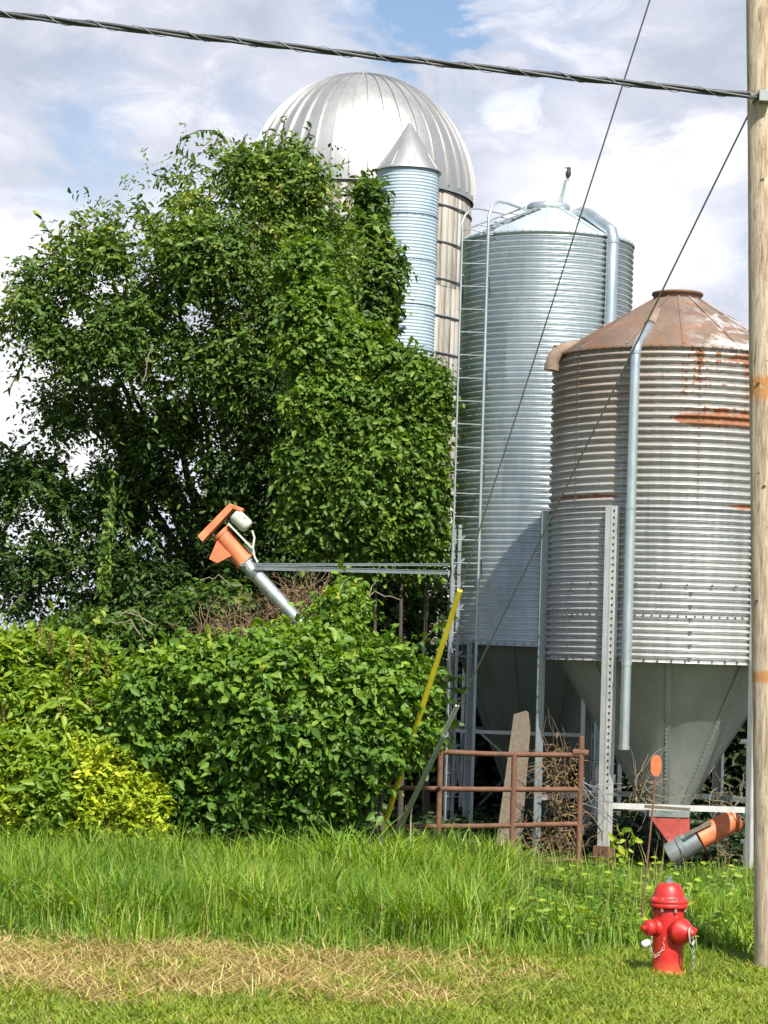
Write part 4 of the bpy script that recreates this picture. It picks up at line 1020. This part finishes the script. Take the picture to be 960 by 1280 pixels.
# bushes in front
def bush(name, base, label, blobs, ntw, nl, twl, ll, wr, mat, stems=7, depth=.9, **k):
    b = P(*base); b.z = 0
    t = thing(name, b, label, 'shrub')
    foliage('leaves', blobs, ntw, nl, twl, ll, wr, mat, t, depth=depth, **k)
    if name != 'undergrowth_bush': foliage('foliage', blobs, ntw // 45, 10, .5, ll * .95, wr, mat, t, depth=depth, lean=.3, droop=.45, shell=(.95, 1.12), updir=.5)
    g = MB()
    for q in range(stems):
        bl = blobs[q % len(blobs)]; e_ = P(bl[0], bl[1], bl[4]); limb(g, [b + Vector((rnd.uniform(-.3, .3), rnd.uniform(-.2, .2), 0)), b.lerp(e_, .5) + Vector((0, 0, .15)), e_], .035, .010, 6, .05)
    g.build('stems', M['bark'], t)
    return t
B1 = [(430, 775, 24, 40, 27.6), (370, 820, 45, 30, 27.5), (420, 835, 60, 50, 27.1), (480, 850, 50, 45, 27.0), (508, 888, 30, 48, 27.0), (330, 850, 70, 50, 27.0), (250, 850, 60, 45, 27.1), (195, 865, 40, 40, 27.2), (200, 930, 45, 50, 27.3),
      (270, 920, 70, 55, 27.2), (370, 920, 80, 60, 26.9), (445, 922, 50, 46, 26.9), (250, 990, 60, 45, 27.4), (340, 1000, 80, 45, 27.3), (405, 1000, 42, 38, 27.2), (180, 990, 45, 40, 27.5), (300, 1040, 100, 30, 27.5)]
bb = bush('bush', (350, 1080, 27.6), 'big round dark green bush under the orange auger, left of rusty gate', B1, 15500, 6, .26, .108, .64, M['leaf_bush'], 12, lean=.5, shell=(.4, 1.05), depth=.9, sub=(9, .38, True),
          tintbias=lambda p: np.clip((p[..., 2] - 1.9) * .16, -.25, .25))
g = MB(); b_ = P(465, 1085, 27.0); b_.z = 0
for dx in (-.06, .02, .09): limb(g, [b_ + Vector((dx, 0, 0)), P(468 + dx * 90, 1030, 27.0), P(462 + dx * 200, 960, 27.1)], .045, .02, 8, .02)
g.build('trunk', M['bark'], bb)
g = MB(); lv = []
for pl_ in ([(520, 880), (545, 860), (575, 845), (580, 850)], [(530, 930), (548, 905), (556, 925), (550, 945)], [(425, 745), (430, 730), (436, 722)], [(400, 760), (392, 735)], [(500, 820), (530, 800), (548, 780), (553, 765)], [(535, 850), (540, 870), (548, 885)], [(560, 860), (575, 862), (585, 858)], [(540, 930), (536, 890), (552, 850), (545, 815), (562, 775), (560, 750)], [(520, 930), (540, 905), (532, 880), (550, 862)], [(505, 960), (520, 935), (518, 905)], [(515, 900), (535, 870), (538, 840)]):
    g = MB(); sprig(g, lv, [P(a, b, 26.9) for a, b in pl_], .008, dens=30); g.build('sprig', M['bark'], bb)
sprig_leaves('sprig_leaves', lv, M['leaf_bush'], bb, .11, .66, -.05)

B2 = [(20, 840, 45, 45, 28.2), (75, 830, 40, 40, 28.2), (110, 850, 35, 40, 28.2), (50, 890, 60, 45, 27.9), (110, 900, 45, 40, 27.8), (30, 940, 50, 45, 27.7), (90, 950, 50, 40, 27.6), (-50, 880, 60, 80, 28), (150, 880, 30, 40, 28.0), (30, 1010, 60, 50, 27.7), (70, 985, 50, 50, 26.9), (190, 900, 26, 40, 27.6), (10, 960, 40, 50, 26.9)]
wd_ = bush('weed_shrub', (60, 1080, 28), 'tall green weedy shrub with brown seed spikes at the left edge', B2, 7600, 6, .24, .135, .42, M['leaf_weed'], 10, lean=.3, depth=.8, sub=(8, .42, True))
# seed spikes
lv_p, lv_d = [], []
for q in range(14):
    px = rnd.uniform(-5, 135); py = rnd.uniform(800, 920); b_ = P(px, py, 27.25 + rnd.uniform(0, .5)); hgt = rnd.uniform(.18, .38)
    for i in range(60):
        t_ = rnd.random(); a = rnd.uniform(0, 6.28); r_ = .028 * (1 - t_ * .6)
        lv_p.append(b_ + Vector((r_ * math.cos(a) * .6, r_ * math.sin(a) * .6, t_ * hgt))); lv_d.append(Vector((math.cos(a), math.sin(a), .8)))
n_ = len(lv_p)
leaf_mesh('seed_spikes', np.array(lv_p), np.array(lv_d), G.normal(size=(n_, 3)), np.full(n_, .035), .7, G.random(n_), M['seed'], wd_)
B3 = [(120, 965, 45, 30, 27.0), (165, 975, 26, 26, 27.0), (150, 1010, 50, 40, 26.9), (90, 1010, 50, 40, 26.9), (175, 1040, 30, 30, 26.9), (60, 985, 40, 30, 27.0), (10, 1000, 45, 40, 27.0), (30, 1040, 50, 30, 27.0)]
bush('yellow_shrub', (120, 1085, 27.2), 'low yellow-green shrub in front of the weeds, lower left', B3, 3600, 7, .26, .085, .5, M['leaf_yellow'], 8, lean=.2, depth=.7, shell=(.5, 1.0), sub=(8, .42, True))
B4 = [(110, 800, 40, 28, 30.5), (150, 820, 40, 35, 30.5), (190, 800, 30, 25, 30.5), (130, 850, 40, 40, 30.4), (240, 775, 35, 28, 30.3), (210, 830, 40, 35, 30.4), (280, 760, 22, 25, 30.3)]
bt_ = bush('vine_mound', (160, 1050, 30.8), 'dusky green mound of vines at the foot of the big tree', B4, 2300, 6, .26, .10, .6, M['leaf_tree'], 6, lean=.4, depth=.8, tintbias=lambda p: .1)
# dead vine tangles
def tangle(name, blobs, n_, seglen, label, rr=(.003, .009), mat='twig', steps=7):
    C_, R__ = px_blobs(blobs, .8); g = MB()
    for q in range(n_):
        k = rnd.randrange(len(C_)); u = Vector((rnd.gauss(0, 1), rnd.gauss(0, 1), rnd.gauss(0, 1))).normalized() * rnd.uniform(.3, 1)
        p = Vector(C_[k]) + Vector((u.x * R__[k][0], u.y * R__[k][1], u.z * R__[k][2])); d_ = Vector((rnd.gauss(0, 1), rnd.gauss(0, .6), rnd.gauss(0, .8))).normalized(); pts = [p]
        curl = Vector((rnd.gauss(0, .5), rnd.gauss(0, .4), rnd.gauss(0, .5)))
        for i in range(steps):
            d_ = (d_ + curl * .45 + Vector((rnd.gauss(0, .25), rnd.gauss(0, .25), rnd.gauss(0, .25)))).normalized(); p = p + d_ * seglen; p.z = max(p.z, .02); pts.append(p.copy())
        r0 = rnd.uniform(*rr); g.tube(pts, [r0 * (1 - .08 * i) for i in range(len(pts))], 4, cap=False)
    for q in range(n_ // 40):   # a few thicker forked stems
        k = rnd.randrange(len(C_)); p = Vector(C_[k]) + Vector((rnd.uniform(-1, 1) * R__[k][0], rnd.uniform(-.6, .6) * R__[k][1], -R__[k][2])); p.z = max(p.z, .02)
        e_ = p + Vector((rnd.uniform(-.25, .25), rnd.uniform(-.2, .1), rnd.uniform(.35, .8))); m2 = p.lerp(e_, .5) + Vector((rnd.uniform(-.1, .1), 0, 0))
        limb(g, [p, m2, e_], .018, .007, 5, .02); limb(g, [m2, m2 + Vector((rnd.uniform(-.3, .3), -.05, .25))], .010, .004, 5, .02)
    o = g.build(name, M[mat], org=Vector(C_[0]))
    k = G.integers(0, len(C_), n_ * 2); nn_ = len(k); pos = C_[k] + G.normal(size=(nn_, 3)) * R__[k] * .5; pos[:, 2] = np.maximum(pos[:, 2], .03)
    leaf_mesh('dead_leaves', pos, G.normal(size=(nn_, 3)) + np.array([0, 0, -.5]), G.normal(size=(nn_, 3)) + np.array([0, -.6, .3]), .04 + .05 * G.random(nn_), .5, G.random(nn_), M['dead_leaf'], o, fold=.4)
    return meta(o, label, 'dead vines')
tangle('dead_vines', [(300, 785, 42, 26, 29.2), (345, 770, 30, 26, 29.3), (270, 800, 35, 25, 29.0), (380, 755, 30, 26, 28.9), (330, 800, 50, 20, 28.8)], 430, .07, 'brown tangle of dry vines on top of the bush below the auger')
tangle('dead_vines', [(700, 960, 20, 35, 29.0), (705, 1010, 28, 45, 29.0), (695, 1060, 30, 40, 28.9), (680, 1085, 40, 20, 28.7)], 170, .09, 'dead brown vines hanging behind the right end of rusty gate')
tangle('dead_vines', [(900, 1075, 28, 22, 30.2), (850, 1090, 40, 12, 30.4), (800, 990, 14, 20, 28.9), (905, 1000, 15, 30, 30)], 80, .09, 'thin bare twigs on the ground under the orange tube', mat='twiglight')
bt2 = thing('bare_branches', P(180, 800, 30), 'pale bare branches arching out above the vine mound', 'branches')
for pl_ in ([(205, 790), (160, 765), (150, 770)], [(180, 800), (165, 775), (140, 778)], [(185, 790), (172, 765), (160, 762), (145, 772)], [(290, 735), (275, 720), (250, 725)], [(215, 800), (230, 790), (262, 785)],
            [(440, 760), (470, 740), (500, 750)], [(455, 770), (465, 735), (470, 725)], [(148, 815), (155, 830), (155, 845)], [(190, 430), (184, 460), (178, 480)]):
    pts = [P(a, b, 30.0) for a, b in pl_]; g = MB(); limb(g, pts, .012, .006, 5, .02); g.build('branch', M['twiglight'], bt2)
# small weed plant by the leg
sw = P(775, 1095, 28.0); sw.z = 0
wp = thing('weed_plant', sw, 'small bright leafy weed growing beside the whitish bin leg', 'plant')
g = MB(); lv = []
for pl_ in ([(775, 1090), (772, 1060), (778, 1040)], [(775, 1090), (785, 1060), (798, 1045)], [(772, 1080), (765, 1055), (762, 1045)], [(778, 1070), (790, 1055), (792, 1042)], [(774, 1085), (770, 1045), (782, 1036)]):
    sprig(g, lv, [P(a, b, 28.0 + rnd.uniform(-.1, .1)) for a, b in pl_], .006, dens=28)
g.build('stems', M['bark'], wp); sprig_leaves('leaves', lv, M['leaf_weed'], wp, .12, .5, .3)

# dense growth behind the bins, leaves coloured dark in place of deep shade
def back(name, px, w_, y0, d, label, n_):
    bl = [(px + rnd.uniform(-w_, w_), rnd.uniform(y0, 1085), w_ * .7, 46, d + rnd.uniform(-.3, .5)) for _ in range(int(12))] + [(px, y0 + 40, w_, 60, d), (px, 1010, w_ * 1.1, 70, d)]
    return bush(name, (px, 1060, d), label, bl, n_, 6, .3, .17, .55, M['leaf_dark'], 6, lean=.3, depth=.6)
back('undergrowth_bush', 615, 60, 830, 36.6, 'bush with shade painted into its dark leaves, behind the tall bin legs', 3000)
back('undergrowth_bush', 735, 60, 840, 36.6, 'bush with shade painted into its dark leaves, in the gap between the two bins', 3000)
back('undergrowth_bush', 850, 65, 850, 36.0, 'bush with shade painted into its dark leaves, straight behind the grey hopper', 4500)
back('undergrowth_bush', 965, 65, 860, 35.6, 'bush with shade painted into its dark leaves, behind the wooden pole, lower right', 4500)
back('undergrowth_bush', 520, 50, 900, 35.6, 'bush with shade painted into its dark leaves, behind the rusty gate left end', 2500)

# ground cover added to darken under the bins, shade painted into its colour
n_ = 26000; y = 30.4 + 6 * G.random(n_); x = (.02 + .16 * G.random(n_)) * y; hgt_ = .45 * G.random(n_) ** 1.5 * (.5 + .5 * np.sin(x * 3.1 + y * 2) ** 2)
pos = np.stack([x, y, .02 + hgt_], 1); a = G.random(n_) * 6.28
o = leaf_mesh('shade_toned_ground_cover', pos, np.stack([np.cos(a), np.sin(a), .1 + 0 * a], 1), G.normal(size=(n_, 3)) * .5 + np.array([0, -.4, .9]), .07 + .09 * G.random(n_), .5, G.random(n_) * .6, M['leaf_dark'])
meta(o, 'leafy ground cover added under the bins, shade painted into its dark colour', 'ground cover', kind='stuff')
# ------------------------------------------------------------------ grass
def blades(name, x, y, h, w_, lean, tint, mat, label, cat='grass', z0=None, segs=3, pw=2):
    n_ = len(x); a = G.random(n_) * 2 * np.pi; fa = a + np.pi / 2 + G.normal(size=n_) * .4
    d_ = np.stack([np.cos(a), np.sin(a)], 1); sd = np.stack([np.cos(fa), np.sin(fa)], 1)
    v = np.zeros((n_, 2 * segs + 1, 3)); base = np.stack([x, y, np.zeros(n_) if z0 is None else z0], 1)
    for i in range(segs + 1):
        t_ = i / segs; off = lean * h * t_ ** pw; zz = h * (t_ - .35 * np.clip(lean, 0, 1.6) * t_ ** 2)
        c = base.copy(); c[:, :2] += d_ * off[:, None]; c[:, 2] += np.maximum(zz, .004)
        if i < segs:
            ww = (w_ * (1 - .55 * t_ ** 1.5))[:, None] / 2
            v[:, 2 * i] = c; v[:, 2 * i, :2] -= sd * ww; v[:, 2 * i + 1] = c; v[:, 2 * i + 1, :2] += sd * ww
        else: v[:, 2 * segs] = c
    b = (np.arange(n_) * (2 * segs + 1))[:, None]; tri = []
    for i in range(segs - 1):
        a0, a1, b0, b1 = 2 * i, 2 * i + 1, 2 * i + 2, 2 * i + 3; tri += [a0, a1, b1, a0, b1, b0]
    tri += [2 * segs - 2, 2 * segs - 1, 2 * segs]
    idx = (b + np.array(tri)).ravel(); nf = n_ * (2 * segs - 1)
    o = fast_mesh(name, v.reshape(-1, 3), nf, 3, mat, None, (0, 0, 0), np.repeat(np.clip(tint, 0, 1), 2 * segs + 1), idx=idx, smooth=True)
    return meta(o, label, cat, kind='stuff')
def scatter(n_, y0, y1, marg=1.6):
    y = y0 + (y1 - y0) * G.random(n_); x = (G.random(n_) * 2 - 1) * (.168 * y + marg); return x, y
def patch(x, y, s_=1.0, ph=0): return (np.sin(x * 1.9 * s_ + ph) * np.cos(y * 1.3 * s_ + ph * 2) + np.sin(x * 4.3 * s_ + y * 2.1 * s_ + ph) * .6 + np.sin(x * 9.1 * s_ - y * 5.2 * s_) * .4) / 2
pxof = lambda x, y: 480 + F * x / y          # rough picture column
# tall grass
x, y = scatter(76000, 20.2, 28.6)
c = pxof(x, y) ; edge = 20.7 + .8 * patch(x, y, 1.9) + .5 * G.normal(size=len(x)) 
right = c > 640
keep = (y > edge) & ~(right & (y < 21.5) & (G.random(len(x)) < .6))
hp_ = np.hypot(x - hx, y - hy) > .25
keep &= hp_
x, y, c = x[keep], y[keep], c[keep]
ht = .40 + .27 * patch(x, y, 1.5, 1.0) + .11 * patch(x, y, 4, 2) + .13 * G.normal(size=len(x))
ht = np.where(c > 640, ht * np.interp(c, [640, 760], [.85, .62]), ht)
ht *= np.interp(y, [20.3, 21.8], [.55, 1.0])
ht = np.where((c > 660) & (y > 26.5), ht * .8, ht)
ht = np.clip(ht, .07, .85)
tn = .40 + .30 * patch(x, y, .9, 2) + .2 * G.normal(size=len(x)) + np.where((c > 250) & (c < 640), .12, -.03)
tn = np.where(G.random(len(x)) < .03, 1.0, np.clip(tn, 0, .86))
blades('tall_grass', x, y, ht, .011 + .008 * G.random(len(x)), np.abs(.35 + .35 * G.normal(size=len(x))), tn, M['grass_tall'], 'tall bright green grass along the foot of the bushes')
# extra broad arched blades near the gate and left edge
def tufts(nc, y0, y1, per, rad, cond):
    cx, cy = scatter(nc, y0, y1); k_ = cond(pxof(cx, cy), cy); cx, cy = cx[k_], cy[k_]
    m_ = np.repeat(np.arange(len(cx)), per); sz = (.7 + .6 * G.random(len(cx)))[m_]
    return cx[m_] + rad * G.normal(size=len(m_)), cy[m_] + rad * G.normal(size=len(m_)), sz, G.random(len(cx))[m_]
x, y, sz, tt_ = tufts(420, 21.2, 27.6, 38, .10, lambda c, y: (c < 660) | (y < 25))
c = pxof(x, y)
blades('arching_grass', x, y, sz * (.52 + .22 * G.random(len(x))) * np.where(c > 660, .62, 1.0), .012 + .012 * G.random(len(x)), .35 + .75 * G.random(len(x)), .2 + .45 * tt_ + .2 * G.random(len(x)), M['grass_tall'], 'broad bladed arching grass rising above the rest', segs=4)
x, y, sz, tt_ = tufts(26, 24.8, 27.8, 60, .14, lambda c, y: (c > 395) & (c < 640))
blades('reed_grass', x, y, sz * (.72 + .2 * G.random(len(x))), .020 + .012 * G.random(len(x)), .4 + .6 * G.random(len(x)), .35 + .3 * tt_ + .2 * G.random(len(x)), M['grass_tall'], 'tallest broad reed-like grass left of the gate foot', segs=5)
n_ = 380; x, y = scatter(n_, 20.4, 27.5)
blades('seeding_stems', x, y, .55 + .3 * G.random(n_), np.full(n_, .008), .1 + .2 * G.random(n_), .97 + 0 * x, M['grass_tall'], 'dry straw coloured stems standing among the tall grass')
# short green grass
x, y = scatter(120000, 15.6, 21.3); c = pxof(x, y)
dm_ = np.clip((y - 17.1 - .5 * patch(x, y, 1.3)) * 1.1, 0, 1) * np.clip((20.8 - y + .3 * patch(x, y, 2.2)) * 1.6, 0, 1) * np.clip((690 - c + 60 * patch(x, y, .9, 3)) / 190, 0, 1)
dm_ *= np.clip(.62 + .9 * patch(x, y, 1.6, 7), .05, 1)
keep = G.random(len(x)) > dm_ * .86; x, y = x[keep], y[keep]; dmm = dm_[keep]
tn = .48 + .2 * patch(x, y, 1.4, 4) + .2 * G.normal(size=len(x)) + dmm * .2; tn = np.where(G.random(len(x)) < .05, 1, np.clip(tn, 0, .9))
blades('short_grass', x, y, .07 + .05 * G.random(len(x)) + .03 * patch(x, y, 2), .009 + .006 * G.random(len(x)), .5 + .7 * G.random(len(x)), tn, M['grass_short'], 'short mown green grass around the hydrant and along the bottom')
# dry cut grass
x, y = scatter(90000, 16.9, 21.0); c = pxof(x, y)
dm_ = np.clip((y - 17.0 - .5 * patch(x, y, 1.3)) * 1.1, 0, 1) * np.clip((21.0 - y + .3 * patch(x, y, 2.2)) * 1.6, 0, 1) * np.clip((720 - c + 60 * patch(x, y, .9, 3)) / 190, 0, 1)
dm_ *= np.clip(.62 + .9 * patch(x, y, 1.6, 7), .08, 1) * np.interp(c, [150, 520], [1.0, .62])
keep = G.random(len(x)) < dm_; x, y = x[keep], y[keep]
blades('dry_grass', x, y, .05 + .11 * G.random(len(x)) ** 1.5, .007 + .006 * G.random(len(x)), .6 + 2.6 * G.random(len(x)) ** 1.5, .45 + .25 * G.normal(size=len(x)) + .2 * patch(x, y, 1.7), M['grass_dry'], 'strip of dry straw coloured mown grass', segs=2, pw=1.15, z0=.03 * G.random(len(x)))
x, y = scatter(2600, 17.3, 20.9); c = pxof(x, y); keep = c + 90 * G.normal(size=len(x)) < 560; x, y = x[keep], y[keep]
blades('cut_straw', x, y, .12 + .14 * G.random(len(x)), .006 + .006 * G.random(len(x)), 1.4 + 1.0 * G.random(len(x)), .45 + .4 * G.random(len(x)), M['grass_dry'], 'longer pale straws lying on the dry mown strip', segs=2, pw=1.1, z0=.02 + .05 * G.random(len(x)))
# weeds mixed into the grass (low broad leaves)
n_ = 5000; x, y = scatter(n_, 21.2, 27.5); c = pxof(x, y); keep = (patch(x, y, 1.1, 5) > .1) | (c > 640); x, y = x[keep], y[keep]; n_ = len(x)
pos = np.stack([x, y, .08 + .28 * G.random(n_)], 1); a = G.random(n_) * 6.28
o = leaf_mesh('broadleaf_weeds', pos, np.stack([np.cos(a), np.sin(a), .2 + 0 * a], 1), G.normal(size=(n_, 3)) * .6 + np.array([.2, -.8, .8]), .05 + .06 * G.random(n_), .5, G.random(n_), M['leaf_weed'])
meta(o, 'low broadleaf weeds mixed into the tall grass', 'weeds', kind='stuff')
